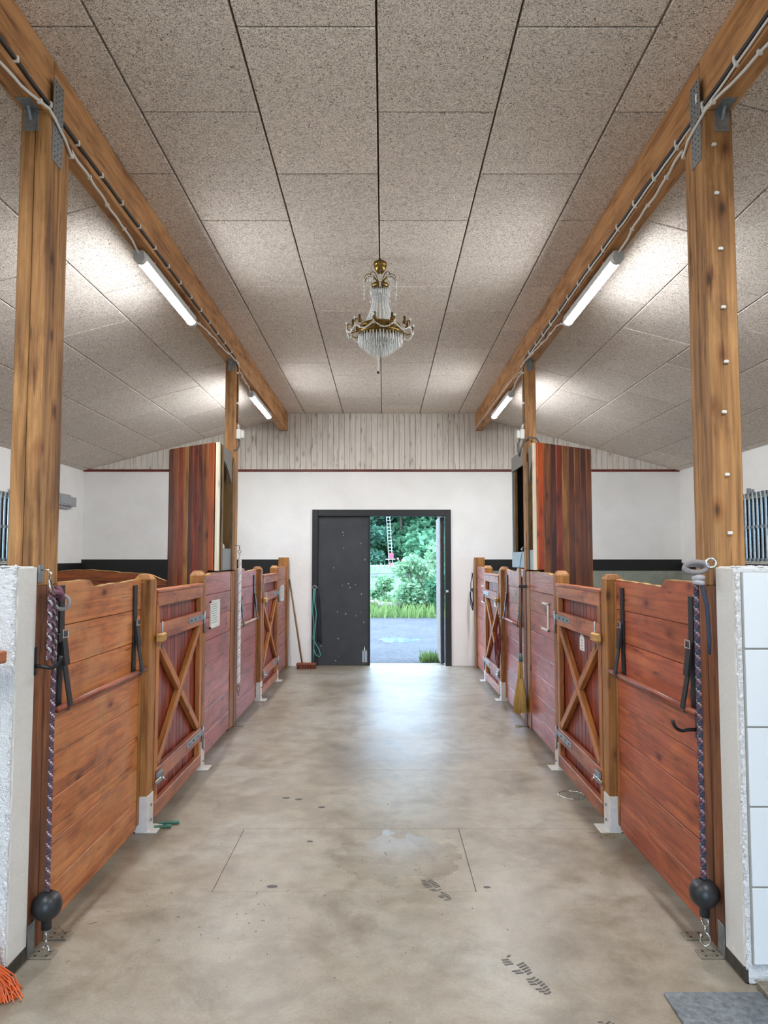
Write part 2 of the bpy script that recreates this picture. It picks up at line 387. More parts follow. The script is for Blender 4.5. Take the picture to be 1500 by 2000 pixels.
M['bark'] = plain('bark', '5d5247', 0.9, vary=0.3, bs=20); M['log'] = plain('weathered_log', '6d645d', 0.85, vary=0.3, bs=15)
M['signal_red'] = plain('signal_red', 'c8344a', 0.5); M['mast'] = plain('white_mast', 'a9b4b6', 0.5)

# ================================================================ the setting
AX = 1.445          # aisle face of the stall fronts
WX = 4.645          # side walls
FY = 11.40          # far wall
CZ = 3.91           # flat ceiling between the beams
def slope_z(x): return 3.80 - 0.267 * (abs(x) - 1.68)

fl = MB().box(-4.9, 4.9, -3.2, 11.62, -0.2, -0.012).done('floor', M['joint'], None, (0, 4, 0)); tag(fl, 'worn concrete aisle floor', 'floor', kind='structure')
g = 0.0012
for (x0, x1, y0, y1) in ((-0.82, 0.49, 3.75, 4.6), (-4.9, 4.9, 4.6, 5.845), (-4.9, 4.9, 5.845, 11.62)):
    B('slab', M['concrete'], fl, x0 + g, x1 - g, y0 + g, y1 - g, -0.15, 0.0, 0.0015)
m = MB()
for (x0, x1, y0, y1) in ((-4.9, -0.82 - g / 2, -3.2, 4.6 - g), (0.49 + g, 4.9, -3.2, 4.6 - g), (-0.82 - g / 2, 0.49 + g, -3.2, 3.75)): m.box(x0, x1, y0, y1, -0.15, 0.0)
m.done('slab', M['concrete'], fl)

# far wall: masonry with a doorway, boarded gable above
wf = MB()
wf.box(-4.9, -1.06, FY, FY + 0.2, 0, 3.02); wf.box(1.06, 4.9, FY, FY + 0.2, 0, 3.02); wf.box(-1.06, 1.06, FY, FY + 0.2, 2.38, 3.02)
wf.box(-4.9, 4.9, FY + 0.02, FY + 0.2, 3.02, 4.2)
wfo = wf.done('wall_far', M['wall_white'], None, (0, FY, 0)); tag(wfo, 'white far wall with boarded gable', 'wall', kind='structure')
bp = MB().prism([(-4.45, 3.035), (4.45, 3.035), (1.56, 3.80), (1.5, 3.90), (-1.5, 3.90), (-1.56, 3.80)], 'y', FY + 0.005, FY + 0.02).done('joint_backing', M['woodwool_back'], wfo)
x = -4.60; w = 0.0855
while x < 4.6:
    zt = min(slope_z(x), slope_z(x + w)) if max(abs(x), abs(x + w)) > 1.5 else CZ
    if zt > 3.034:
        zl, zr = (CZ, CZ) if max(abs(x), abs(x + w)) <= 1.56 else (slope_z(x), slope_z(x + w))
        d = random.uniform(0, 0.002); y0 = FY - 0.016 + d
        a, b_ = x + 0.002, x + w - 0.002
        MB().hexa([(a, y0, 3.03), (b_, y0, 3.03), (b_, FY + 0.004, 3.03), (a, FY + 0.004, 3.03), (a, y0, zl), (b_, y0, zr), (b_, FY + 0.004, zr), (a, FY + 0.004, zl)]).done('plank', M['white_board'], wfo, bevel=0.002)
    x += w
tr = MB().box(-4.64, 4.64, FY - 0.025, FY, 2.995, 3.03).done('trim_1', M['trim_red'], bevel=0.003); tag(tr, 'dark red moulding under the boarded gable', 'trim', kind='structure')
for (a, b_) in ((-WX, -1.46), (1.46, WX)):
    B('painted_band', M['black_paint'], wfo, a, b_, FY - 0.006, FY, 1.455 if a > 0 else 1.30, 1.63, 0.001)
    B('painted_dado', M['grey_green'], wfo, a, b_, FY - 0.004, FY, 0.0, 1.455 if a > 0 else 1.30, 0.001)

# side walls with barred windows
WIN = [(-0.9, 1.3), (4.15, 5.55), (8.25, 9.75)]  # first two per side unseen, added for more daylight; last one real
def side_wall(s, nm):
    m = MB(); X0, X1 = s * WX, s * (WX + 0.25)
    ys = [-3.2] + [q for w_ in WIN for q in w_] + [FY + 0.2]
    m.box(X0, X1, -3.2, FY + 0.2, 0, 1.58); m.box(X0, X1, -3.2, FY + 0.2, 2.47, 3.2)
    for i in range(0, len(ys), 2): m.box(X0, X1, ys[i], ys[i + 1], 1.58, 2.47)
    o = m.done('wall_' + nm, M['wall_white'], None, (X0, 4, 0)); tag(o, 'white stable side wall', 'wall', kind='structure')
    B('painted_band', M['black_paint'], o, X0 - s * 0.006, X0, 3.2, FY, 1.455, 1.575, 0.001)
    B('painted_dado', M['grey_green'], o, X0 - s * 0.005, X0, 3.2, FY, 0.0, 1.455, 0.001)
    return o
wn = 0
for s, nm in ((-1, 'left'), (1, 'right')):
    side_wall(s, nm)
    for (y0, y1) in WIN:
        wn += 1
        wo = MB()
        xa, xb = s * (WX + 0.06), s * (WX + 0.14)
        wo.box(xa, xb, y0, y0 + 0.06, 1.58, 2.47); wo.box(xa, xb, y1 - 0.06, y1, 1.58, 2.47)
        wo.box(xa, xb, y0, y1, 1.58, 1.64); wo.box(xa, xb, y0, y1, 2.41, 2.47)
        w_ = wo.done('window_%d' % wn, M['ply'], None, (xa, (y0 + y1) / 2, 1.58)); tag(w_, 'barred stall window', 'window', kind='structure')
        B('pane', M['glass'], w_, s * (WX + 0.09), s * (WX + 0.098), y0 + 0.05, y1 - 0.05, 1.63, 2.42, 0)
        xr = s * (WX - 0.03)
        for zc in (1.63, 2.035, 2.44): B('bar_rail', M['steel'], w_, xr - 0.008, xr + 0.008, y0 - 0.06, y1 + 0.06, zc - 0.018, zc + 0.018, 0.002)
        yy = y0
        xv = s * (WX - 0.05)
        while yy < y1 + 0.03:
            MB().tube([(xv, yy, 1.61), (xv, yy, 2.46)], 0.011, 8).done('bar', M['steel'], w_, smooth=False); yy += 0.1
        B('catch', M['steel'], w_, xv - 0.012, xv + 0.012, y0 + 0.86, y0 + 0.93, 2.44, 2.52, 0.002)

# wall behind the camera, its unseen open doorway added for daylight
wb = MB(); wb.box(-4.9, -1.06, -3.4, -3.2, 0, 4.2); wb.box(1.06, 4.9, -3.4, -3.2, 0, 4.2); wb.box(-1.06, 1.06, -3.4, -3.2, 2.38, 4.2)
tag(wb.done('wall_back', M['wall_white'], None, (0, -3.2, 0)), 'white wall behind the aisle', 'wall', kind='structure')

# ceiling: backing shell + wood-wool boards
ce = MB(); th = 0.03
prof = [(-4.9, slope_z(4.9) + th), (-1.53, slope_z(1.53) + th), (-1.50, CZ + th), (1.50, CZ + th), (1.53, slope_z(1.53) + th), (4.9, slope_z(4.9) + th)]
ce.prism(prof + [(x_, z_ + 0.15) for x_, z_ in reversed(prof)], 'y', -3.4, FY + 0.2)
ceo = ce.done('ceiling', M['woodwool_back'], None, (0, 4, CZ)); tag(ceo, 'wood-wool board ceiling, flat middle and sloping sides', 'ceiling', kind='structure')
gp = 0.005
def panel(x0, x1, y0, y1, zf):
    y0, y1 = max(y0, 1.2), min(y1, FY)
    if y1 - y0 < 0.02: return
    a, b_, c_, d_ = x0 + gp, x1 - gp, y0 + gp, y1 - gp
    MB().hexa([(a, c_, zf(a)), (b_, c_, zf(b_)), (b_, d_, zf(b_)), (a, d_, zf(a)), (a, c_, zf(a) + 0.032), (b_, c_, zf(b_) + 0.032), (b_, d_, zf(b_) + 0.032), (a, d_, zf(a) + 0.032)]).done('ceiling_panel', M['woodwool'], ceo, bevel=0.004)
cols = [-1.50, -1.2, -0.6, 0.0, 0.6, 1.2, 1.50]
for i in range(6):
    y = 3.0 + (0.6 if i % 2 else 0.0) - 2.4
    while y < FY: panel(cols[i], cols[i + 1], y, y + 1.2, lambda x_: CZ); y += 1.2
sc_ = [1.53, 2.14, 2.74, 3.34, 3.94, 4.54, 4.645]
for s in (-1, 1):
    for i in range(6):
        y = 3.0 + (0.6 if i % 2 else 0.0) - 2.4 + (0.35 if s > 0 else 0.15)
        a, b_ = sorted((s * sc_[i], s * sc_[i + 1]))
        while y < FY: panel(a, b_, y, y + 1.2, slope_z); y += 1.2

# low cross walls in front of the first stalls
YF, YB, LZ = 2.95, 3.13, 1.615
def cross_wall(s, nm):
    m = MB()
    # slightly uneven top edge and rounded aisle corner
    o = B('wall_front_' + nm, M['rough_white'], None, s * AX, s * WX, YF, YB, 0.0, LZ, 0.008, origin=(s * 3, YF, 0))
    tag(o, 'low white plastered wall', 'wall', kind='structure')
    B('trowelled_end', M['render_edge'], o, s * (AX - 0.006), s * (AX + 0.05), YF + 0.02, YB, 0.05, LZ - 0.004, 0.004)
    B('plinth', M['plinth'], o, s * (AX - 0.010), s * (AX + 0.012), YF + 0.006, YB, 0.0, 0.06, 0.006)
    return o
wl = cross_wall(-1, 'left'); wr = cross_wall(1, 'right')
for s, o in ((-1, wl), (1, wr)):          # lumpy plaster along the corner and the top edge
    m = MB(); z = 0.07
    while z < LZ:
        m.ball((s * (AX + random.uniform(-0.004, 0.006)), YF + random.uniform(0.0, 0.012), z), random.uniform(0.005, 0.011), 6, 4, (0.7, 0.8, random.uniform(0.8, 1.8))); z += random.uniform(0.008, 0.018)
    x = AX
    while x < AX + 0.6:
        m.ball((s * x, YF + random.uniform(0.0, 0.05), LZ), random.uniform(0.005, 0.012), 6, 4, (1.8, 1.5, 0.6)); x += random.uniform(0.008, 0.02)
    tag(m.done('plaster_lumps', M['rough_white'], o), kind='stuff')
bk = B('grout_bed', M['grout'], wr, AX + 0.012, 2.7, YF - 0.008, YF, 0.08, LZ - 0.02, 0)
z = LZ - 0.022; k = 0
while z > 0.09:
    z0 = max(z - 0.302, 0.08)
    xx = AX + 0.018
    for _ in range(3):
        B('tile', M['tile'], wr, xx, xx + 0.398, YF - 0.014, YF - 0.006, z0 + 0.004, z, 0.0015); xx += 0.402
    z -= 0.306

# the double door in the far wall
dr = thing('door_1', (0, FY, 0), 'black double door, one leaf shut and one open', 'door'); dr['kind'] = 'structure'
for s in (-1, 1): B('frame_upright', M['black_paint'], dr, s * 0.985, s * 1.075, FY - 0.03, FY + 0.12, 0, 2.40, 0.004)
B('frame_head', M['black_paint'], dr, -0.985, 0.985, FY - 0.03, FY + 0.12, 2.30, 2.40, 0.004)
lf = B('leaf', M['black_door'], dr, -0.99, -0.185, FY + 0.03, FY + 0.08, 0.003, 2.298, 0.003)
B('edge_strip', M['black_paint'], lf, -0.205, -0.175, FY + 0.015, FY + 0.03, 0.003, 2.298, 0.002)
bt = B('bolt_plate', M['steel'], lf, -0.30, -0.22, FY + 0.02, FY + 0.03, 0.05, 0.22, 0.003)
MB().tube([(-0.26, FY + 0.015, 0.01), (-0.26, FY + 0.015, 0.30)], 0.007, 8).done('bolt_rod', M['chrome'], lf, smooth=True)
B('bolt_grip', M['steel'], lf, -0.295, -0.225, FY + 0.008, FY + 0.022, 0.225, 0.24, 0.003)
lf2 = B('open_leaf', M['black_door'], dr, 0.93, 0.98, FY + 0.13, FY + 0.95, 0.02, 2.29, 0.003)
B('weathered_face', M['log'], lf2, 0.915, 0.93, FY + 0.12, FY + 0.95, 0.02, 2.29, 0.002)
B('strike', M['chrome'], dr, 0.99, 1.03, FY - 0.045, FY - 0.03, 1.12, 1.16, 0.003)
B('threshold', M['concrete'], dr, -1.06, 1.06, FY + 0.1, FY + 0.25, -0.05, 0.004, 0.003)

# ================================================================ beams and posts
def beam(s, nm):
    o = thing('roof_beam', (s * 1.52, 4, 3.63), 'long brown glulam beam over the %s stall fronts' % nm, 'beam')
    xa, xb = s * 1.465, s * 1.58
    for (y0, y1) in ((-3.2, 3.205), (3.21, 7.325), (7.33, FY - 0.02)):
        B('timber', M['beam'], o, xa, xb, y0, y1, 3.63, CZ - 0.002, 0.006)
    return o
beam(-1, 'left'); beam(1, 'right')
def nail_plate(parent, s, y, z0, z1, w_):
    p = B('nail_plate', M['steel'], parent, s * (AX - 0.004), s * (AX + 0.001), y - w_ / 2, y + w_ / 2, z0, z1, 0.001)
    m = MB(); zz = z0 + 0.02
    while zz < z1 - 0.01:
        for q in (-0.3, 0, 0.3): m.ball((s * (AX - 0.004), y + q * w_, zz), 0.003, 6, 4)
        zz += 0.025
    tag(m.done('nail_heads', M['iron'], p), kind='stuff'); return p
def angle_bracket(parent, s, y, z, xc):
    p = B('angle_bracket', M['steel'], parent, xc - 0.032, xc + 0.032, y - 0.004, y, z - 0.10, z, 0.001)
    B('flange', M['steel'], p, xc - 0.032, xc + 0.032, y - 0.09, y, z - 0.004, z, 0.001)
    MB().prism([(y - 0.004, z - 0.004), (y - 0.035, z - 0.004), (y - 0.004, z - 0.05)], 'x', xc - 0.006, xc + 0.006).done('rib', M['steel'], p)
    return p
for s, nm in ((-1, 'left'), (1, 'right')):
    po = thing('timber_post', (s * 1.51, 3.23, 0), 'thick aged timber post at the near end of the %s stalls' % nm, 'post', 'roof posts')
    # two laminated timbers, the lower stretch stained like the stalls
    for (y0, y1) in ((3.132, 3.233), (3.236, 3.34)):
        if s < 0:
            B('timber', M['post'], po, s * AX, s * 1.508, y0, y1, 1.53, 3.63, 0.006); B('timber', M['post'], po, s * 1.510, s * 1.572, y0, y1, 1.53, 3.63, 0.006)
        else:
            B('timber', M['post'], po, s * AX, s * 1.572, y0, y1, 1.53, 3.63, 0.006)
        B('stained_timber', M['post_low'], po, s * AX, s * 1.572, y0, y1, 0.0, 1.53, 0.004)
    nail_plate(po, s, 3.21, 3.42, 3.80, 0.10)
    angle_bracket(po, s, 3.132, 3.63, s * 1.525)
    if s > 0:
        for (dx, zz) in ((0.03, 3.46), (0.035, 3.24), (0.045, 2.99), (0.05, 2.73), (0.055, 2.49), (0.04, 2.27), (0.045, 2.0), (0.05, 1.75)):
            c_ = B('cable_clip', M['plastic_w'], po, AX + dx, AX + dx + 0.02, 3.118, 3.132, zz, zz + 0.014, 0.003)
        B('sticker', M['paper'], po, AX - 0.0055, AX - 0.004, 3.185, 3.20, 3.70, 3.74, 0)
    for k_, yy in enumerate((3.17, 3.32)):
        fp = B('foot_plate', M['steel_dull'], po, s * (AX - 0.105), s * AX, yy - 0.035, yy + 0.035, 0.0, 0.006, 0.002)
        m = MB()
        for a in (0.3, 0.75):
            for b_ in (-0.017, 0.017): m.lathe([(0.0, 0.0068), (0.0055, 0.0068), (0.0055, 0.006)], (s * (AX - 0.105 * a), yy + b_, 0), 8)
        tag(m.done('bolt_holes', M['iron'], fp), kind='stuff')
        B('upright_plate', M['steel'], fp, s * (AX - 0.006), s * AX, yy - 0.03, yy + 0.03, 0.006, 0.13, 0.001)
    po = thing('timber_post', (s * 1.50, 7.35, 0), 'slim timber post between the two %s stalls' % nm, 'post', 'roof posts')
    B('timber', M['post'], po, s * AX, s * 1.558, 7.285, 7.415, 1.53, 3.63, 0.005)
    B('stained_timber', M['post_low'], po, s * (AX - 0.012), s * 1.558, 7.285, 7.415, 0.0, 1.53, 0.004)
    B('end_batten', M['gate_post'], po, s * (AX - 0.006), s * 1.49, 7.12, 7.28, 0.02, 1.52, 0.004)
    angle_bracket(po, s, 7.285, 3.63, s * 1.50)
    fp = B('foot_plate', M['steel_dull'], po, s * (AX - 0.11), s * (AX - 0.012), 7.32, 7.39, 0.0, 0.006, 0.002)
    po = thing('timber_post', (s * 1.50, 11.2, 0), 'short stained post where the %s stall front meets the far wall' % nm, 'post', 'end posts')
    B('timber', M['gate_post'], po, s * (AX - 0.02), s * 1.565, 11.17, 11.36, 0.0, 1.66, 0.005)

# ================================================================ stall fronts
def plank_panel(parent, s, y0, y1, mat, ztop, notch, bottom=0.03, x=AX):
    """horizontal planks; the top one has a notched, gnawed upper edge"""
    xa, xb = s * x, s * (x + 0.035)
    H = 0.19; z = 1.34; first = True
    prof = []
    n = max(6, int((y1 - y0) / 0.06)); 
    for i in range(n + 1):
        y = y0 + (y1 - y0) * i / n
        zt = ztop + notch(y, y0, y1) + random.uniform(-0.003, 0.003)
        prof.append((y, zt))
    pl = MB().prism([(y0, 1.343), (y1, 1.343)] + prof[::-1], 'x', xa, xb).done('plank', mat, parent)
    e = MB()
    for (a, za), (b_, zb) in zip(prof, prof[1:]): e.bar((s * (x + 0.0175), a, za), (s * (x + 0.0175), b_, zb), 0.034, 0.007)
    e.done('worn_edge', M['bare_edge'], pl)
    while z > bottom + 0.02:
        z0 = max(z - H, bottom)
        j = random.uniform(-0.0015, 0.0015)
        B('plank', mat, parent, xa + j, xb + j, y0, y1, z0 + 0.0015, z - 0.0015, 0.003)
        z -= H
def gate_post(parent, s, y0, y1, cap=True):
    xa, xb = s * 1.395, s * 1.505
    p = B('gate_post', M['gate_post'], parent, xa, xb, y0, y1, 0.21, 1.515, 0.005)
    c = MB(); xc, yc = (xa + xb) / 2, (y0 + y1) / 2; hx, hy = 0.055, (y1 - y0) / 2
    a = [(xc - hx, yc - hy, 1.515), (xc + hx, yc - hy, 1.515), (xc + hx, yc + hy, 1.515), (xc - hx, yc + hy, 1.515)]
    b_ = [(xc - hx * .55, yc - hy * .55, 1.55), (xc + hx * .55, yc - hy * .55, 1.55), (xc + hx * .55, yc + hy * .55, 1.55), (xc - hx * .55, yc + hy * .55, 1.55)]
    c.hexa(a + b_).done('chamfered_top', M['bare_edge'] if False else M['gate_post'], p, bevel=0.003)
    f = B('foot_bracket', M['white_metal'], p, xa - s * 0.004, xb, y0 - 0.004, y1 + 0.002, 0.006, 0.215, 0.003)
    B('base_flange', M['white_metal'], f, s * 1.335, s * 1.46, y0 - 0.01, y1 + 0.03, 0.0, 0.008, 0.002)
    m = MB()
    for zz in (0.06, 0.15):
        m.lathe([(0, 0), (0.008, 0), (0.008, -0.006)], (0, 0, 0), 8)
        for i in range(len(m.v) - 24, len(m.v)):
            q = m.v[i]; m.v[i] = Vector((s * (1.39 - 0.001) - s * q.z * -1, yc + q.x, zz + q.y))
    tag(m.done('bolt_heads', M['steel'], f), kind='stuff')
    return p
def stall_front(s, nm, which, ys, mats):
    """ys: panel a start/end, post a start/end, post b start/end, panel b start/end"""
    a0, a1, p0, p1, q0, q1, b0, b1 = ys
    o = thing('stall_fence', (s * AX, a0, 0), 'red-stained plank front of the %s %s stall with two capped posts' % (which, nm), 'fence', 'stall fences')
    ma, mb = mats
    nt = (lambda y, y0, y1: 0.008 if y < y0 + 0.42 else (-0.028 + 0.012 * (y - y0 - 0.42) / 0.6))
    nt2 = (lambda y, y0, y1: -0.012 if y < y0 + 0.35 else 0.004)
    plank_panel(o, s, a0, a1, ma, 1.53, nt)
    plank_panel(o, s, b0, b1, mb, 1.515, nt2)
    B('edge_batten', M['gate_post'], o, s * (AX - 0.004), s * (AX + 0.04), a1 + 0.002, p0 - 0.002, 0.05, 1.50, 0.003)
    gate_post(o, s, p0, p1); gate_post(o, s, q0, q1)
    return o
def gate(s, nm, which, y0, y1):
    o = thing('stall_gate', (s * 1.41, y0, 0), 'cross-braced red wooden gate of the %s %s stall' % (which, nm), 'gate', 'stall gates')
    xa, xb = s * 1.388, s * 1.43          # frame, aisle side first
    for (a, b_) in ((y0, y0 + 0.06), (y1 - 0.06, y1)):
        B('stile', M['gate_z'], o, xa + s * 0.004, xb, a, b_, 0.05, 1.36, 0.004)
    for nm2, z0, z1, ex in (('rail', 1.345, 1.43, 0), ('rail', 1.13, 1.235, 0), ('rail', 0.235, 0.335, 0), ('rail', 0.045, 0.135, 0)):
        B(nm2, M['gate_rail'], o, xa, xb - s * 0.004, y0 + 0.004, y1 - 0.004, z0, z1, 0.004)
    B('cap_rail', M['gate_rail'], o, s * 1.385, s * 1.455, y0, y1, 1.431, 1.452, 0.004)
    n = 13; wb_ = (y1 - y0 - 0.01) / n
    for i in range(n):
        B('board', M['gate_board'], o, s * 1.434, s * 1.448, y0 + 0.005 + i * wb_ + 0.0012, y0 + 0.005 + (i + 1) * wb_ - 0.0012, 0.05, 1.41, 0.004)
    zl, zh = 0.34, 1.125; ya, yb = y0 + 0.075, y1 - 0.075
    xm = s * 1.412
    # full brace near-bottom to far-top, the other in two halves
    zbar('brace', M['gate_z'], o, (xm, ya, zl + 0.02), (xm, yb, zh - 0.02), 0.038, 0.058, (0, 1, 0))
    ym, zm = (ya + yb) / 2, (zl + zh) / 2
    dy, dz = (yb - ya) / 2, (zh - zl) / 2; k = 0.045 / math.hypot(dy, dz)
    zbar('brace', M['gate_z'], o, (xm, ya, zh - 0.02), (xm, ym - dy * k, zm + dz * k), 0.038, 0.058, (0, 1, 0))
    zbar('brace', M['gate_z'], o, (xm, ym + dy * k, zm - dz * k), (xm, yb, zl + 0.02), 0.038, 0.058, (0, 1, 0))
    xs = s * 1.383
    for zc in (1.19, 0.295):
        h = B('hinge_strap', M['steel'], o, xs, s * 1.388, y1 - 0.42, y1 + 0.03, zc - 0.02, zc + 0.02, 0.001)
        m = MB()
        for q in (0.06, 0.17, 0.3): m.ball((xs, y1 - 0.42 + q, zc), 0.009, 8, 5, (0.4, 1, 1))
        tag(m.done('screw_heads', M['iron'], h), kind='stuff')
        MB().tube([(xs + s * 0.002, y1 + 0.035, zc - 0.13), (xs + s * 0.002, y1 + 0.035, zc + 0.04)], 0.009, 8).done('hinge_pin', M['steel'], h, smooth=True)
    bl = B('latch_block', M['block'], o, s * 1.345, s * 1.386, y0 - 0.05, y0 + 0.06, 1.125, 1.18, 0.008)
    MB().tube([(s * 1.365, y0 + 0.02, 1.08), (s * 1.365, y0 + 0.02, 1.25)], 0.006, 8).done('latch_pin', M['steel'], bl, smooth=True)
    bo = B('sliding_bolt', M['steel'], o, s * 1.372, s * 1.386, y0 + 0.01, y0 + 0.11, 0.245, 0.315, 0.002)
    MB().tube([(s * 1.366, y0 - 0.06, 0.28), (s * 1.366, y0 + 0.10, 0.28)], 0.008, 8).done('bolt_rod', M['chrome'], bo, smooth=True)
    MB().tube([(s * 1.366, y0 + 0.07, 0.28), (s * 1.345, y0 + 0.075, 0.255)], 0.006, 8).done('bolt_knob', M['chrome'], bo, smooth=True)
    return o
Y1 = (3.345, 4.49, 4.53, 4.64, 5.835, 5.935, 5.94, 7.11)
Y2 = (7.425, 8.55, 8.60, 8.71, 9.95, 10.05, 10.055, 11.165)
for s, nm in ((-1, 'left'), (1, 'right')):
    near = M['plank_near'] if s < 0 else M['plank_near_red']
    stall_front(s, nm, 'nearer', Y1, (near, M['plank_far'])); stall_front(s, nm, 'farther', Y2, (M['plank_far'], M['plank_far']))
    gate(s, nm, 'nearer', 4.655, 5.815); gate(s, nm, 'farther', 8.73, 9.93)

# partitions between the stalls
def partition(s, ztop, nm, wav):
    o = thing('stall_partition', (s * 3, 7.36, 0), 'gnawed brown plank partition between the two %s stalls' % nm, 'partition')
    x0, x1 = (1.60 if s < 0 else 2.18), WX - 0.02; z = 0.05
    while z < ztop - 0.2:
        a, b_ = sorted((s * x0, s * x1)); B('plank', M['part_wood'], o, a, b_, 7.33, 7.37, z + 0.001, z + 0.189, 0.003); z += 0.19
    pr = []; n = 40
    for i in range(n + 1):
        x_ = x0 + (x1 - x0) * i / n
        pr.append((s * x_, ztop + wav(x_) + random.uniform(-0.004, 0.004)))
    p = MB().prism([(s * x0, z + 0.001), (s * x1, z + 0.001)] + pr[::-1], 'y', 7.33, 7.37).done('plank', M['part_wood'], o)
    e = MB()
    for (a, za), (b_, zb) in zip(pr, pr[1:]): e.bar((a, 7.35, za), (b_, 7.35, zb), 0.04, 0.008)
    e.done('gnawed_edge', M['bare_edge'], p)
partition(-1, 1.52, 'left', lambda x_: 0.012 * math.sin(x_ * 7) - 0.09 * math.exp(-((x_ - 2.12) / 0.13) ** 2) - 0.03 * max(0, 2.7 - x_))
partition(1, 1.36, 'right', lambda x_: 0.008 * math.sin(x_ * 5))

# ================================================================ tall corner lockers on the stall fronts
def locker(s, nm, near, far, nb, bays, ztop, label):
    o = thing('corner_locker', (near[0] * s, near[1], 1.0), label, 'locker')
    p0 = Vector((s * near[0], near[1], 0)); p1 = Vector((s * far[0], far[1], 0)); d = (p1 - p0); L_ = d.length; d.normalize()
    nrm = Vector((-d.y, d.x, 0));
    if nrm.y > 0: nrm = -nrm
    w_ = L_ / nb
    for i in range(nb):
        c = p0 + d * (w_ * (i + 0.5)); z0 = 1.535 if i == 0 else 0.75
        mat = LOCK[([0, 0, 3, 1, 2, 3, 0, 3, 0] if s > 0 else [1, 0, 3, 1, 3, 2, 1, 0, 3])[i % 9]]
        if i == 0: mat = M['lock_bright'] if s > 0 else M['lock_rust']
        m = Matrix((d, Vector((0, 0, 1)).cross(d), Vector((0, 0, 1)))).transposed()
        if i: 
            pass
        rotbox('board', mat, o, (c.x, c.y, (z0 + ztop) / 2), (w_ - 0.004, 0.02, ztop - z0), m, 0.006)
    # black lining behind the boards
    c = (p0 + p1) / 2 - nrm * 0.018
    m = Matrix((d, Vector((0, 0, 1)).cross(d), Vector((0, 0, 1)))).transposed()
    rotbox('lining', M['void'], o, (c.x, c.y, (1.0 + ztop) / 2 + 0.02), (L_ - 0.02, 0.012, ztop - 1.05), m, 0)
    # return side back to the partition / next bay
    pe = Vector((s * 1.60, bays[-1][1], 0)) if len(bays) > 1 else Vector((s * far[0], 7.325, 0))
    q = (p1 + pe) / 2; dd = pe - p1; l2 = dd.length; dd.normalize()
    m2 = Matrix((dd, Vector((0, 0, 1)).cross(dd), Vector((0, 0, 1)))).transposed()
    rotbox('back_panel', M['void'], o, (q.x, q.y, (1.0 + ztop) / 2), (l2 - 0.01, 0.02, ztop - 1.02), m2, 0)
    # roof and floor of the locker
    foot = [(s * (AX + 0.07), near[1] + 0.02), (s * far[0] - s * 0.03, far[1]), (s * 1.60, bays[-1][1] - 0.02), (s * (AX + 0.07), bays[-1][1] - 0.02)]
    if s < 0: foot = foot[::-1]
    MB().prism(foot, 'z', ztop - 0.03, ztop - 0.012).done('roof_board', M['grey_panel'], o)
    return o
# left: one bay
lo = locker(-1, 'left', (1.50, 6.62), (2.03, 7.05), 9, [(6.62, 7.28)], 2.70, 'tall dark red-brown boarded corner locker above the left stall front')
s = -1
B('edge_trim', M['ply'], lo, -1.49, -1.452, 6.615, 6.655, 1.535, 2.70, 0.003)
B('dark_strip', M['void'], lo, -1.49, -1.455, 6.656, 6.70, 1.535, 2.70, 0.002)
B('jamb', M['jamb'], lo, -1.52, -1.446, 6.70, 6.76, 1.535, 2.69, 0.004)
B('jamb', M['jamb'], lo, -1.56, -1.450, 7.20, 7.282, 1.535, 2.60, 0.004)
def arch(parent, s, y0, y1, z0, z1, x, mat):
    pts = [(y0, z1), (y1, z1), (y1, z0)]
    for i in range(1, 9):
        t_ = i / 8; y = y1 + (y0 - y1) * t_; pts.append((y, z0 + (z1 - z0) * 0.62 * math.sin(PI * min(t_, 1) * 0.5)))
    return MB().prism(pts, 'x', s * x, s * (x + 0.018)).done('arched_header', mat, parent)
arch(lo, -1, 6.76, 7.20, 2.38, 2.69, 1.462, M['grey_panel'])
B('lower_panel', M['grey_panel'], lo, -1.48, -1.462, 6.76, 7.20, 1.535, 1.74, 0.003)
MB().ball((-1.50, 6.95, 1.755), 0.07, 10, 6, (0.35, 1, 0.5)).done('white_bag', M['plastic_w'], lo)
# right: two bays, the post between them
lo = locker(1, 'right', (1.485, 6.955), (2.14, 7.43), 9, [(6.95, 7.28), (7.42, 8.12)], 2.755, 'tall orange and brown boarded corner locker above the right stall front')
B('edge_trim', M['ply'], lo, 1.452, 1.492, 6.965, 7.0, 1.535, 2.75, 0.003)
B('jamb', M['jamb'], lo, 1.45, 1.55, 7.20, 7.282, 1.535, 2.60, 0.004)
arch(lo, 1, 7.0, 7.20, 2.40, 2.74, 1.462, M['grey_panel'])
B('lower_panel', M['blue_panel'], lo, 1.462, 1.48, 7.0, 7.20, 1.535, 1.73, 0.003)
B('side_wall', M['blue_panel'], lo, 1.455, 1.60, 8.10, 8.12, 1.56, 2.75, 0.003)
B('jamb', M['jamb'], lo, 1.47, 1.503, 8.03, 8.09, 1.56, 2.63, 0.004); B('lining', M['void'], lo, 1.47, 1.62, 8.092, 8.10, 1.56, 2.74, 0)
B('header', M['grey_panel'], lo, 1.452, 1.47, 7.42, 8.12, 2.60, 2.755, 0.003)
B('lower_panel', M['blue_panel'], lo, 1.450, 1.468, 7.42, 8.12, 1.55, 1.715, 0.003)

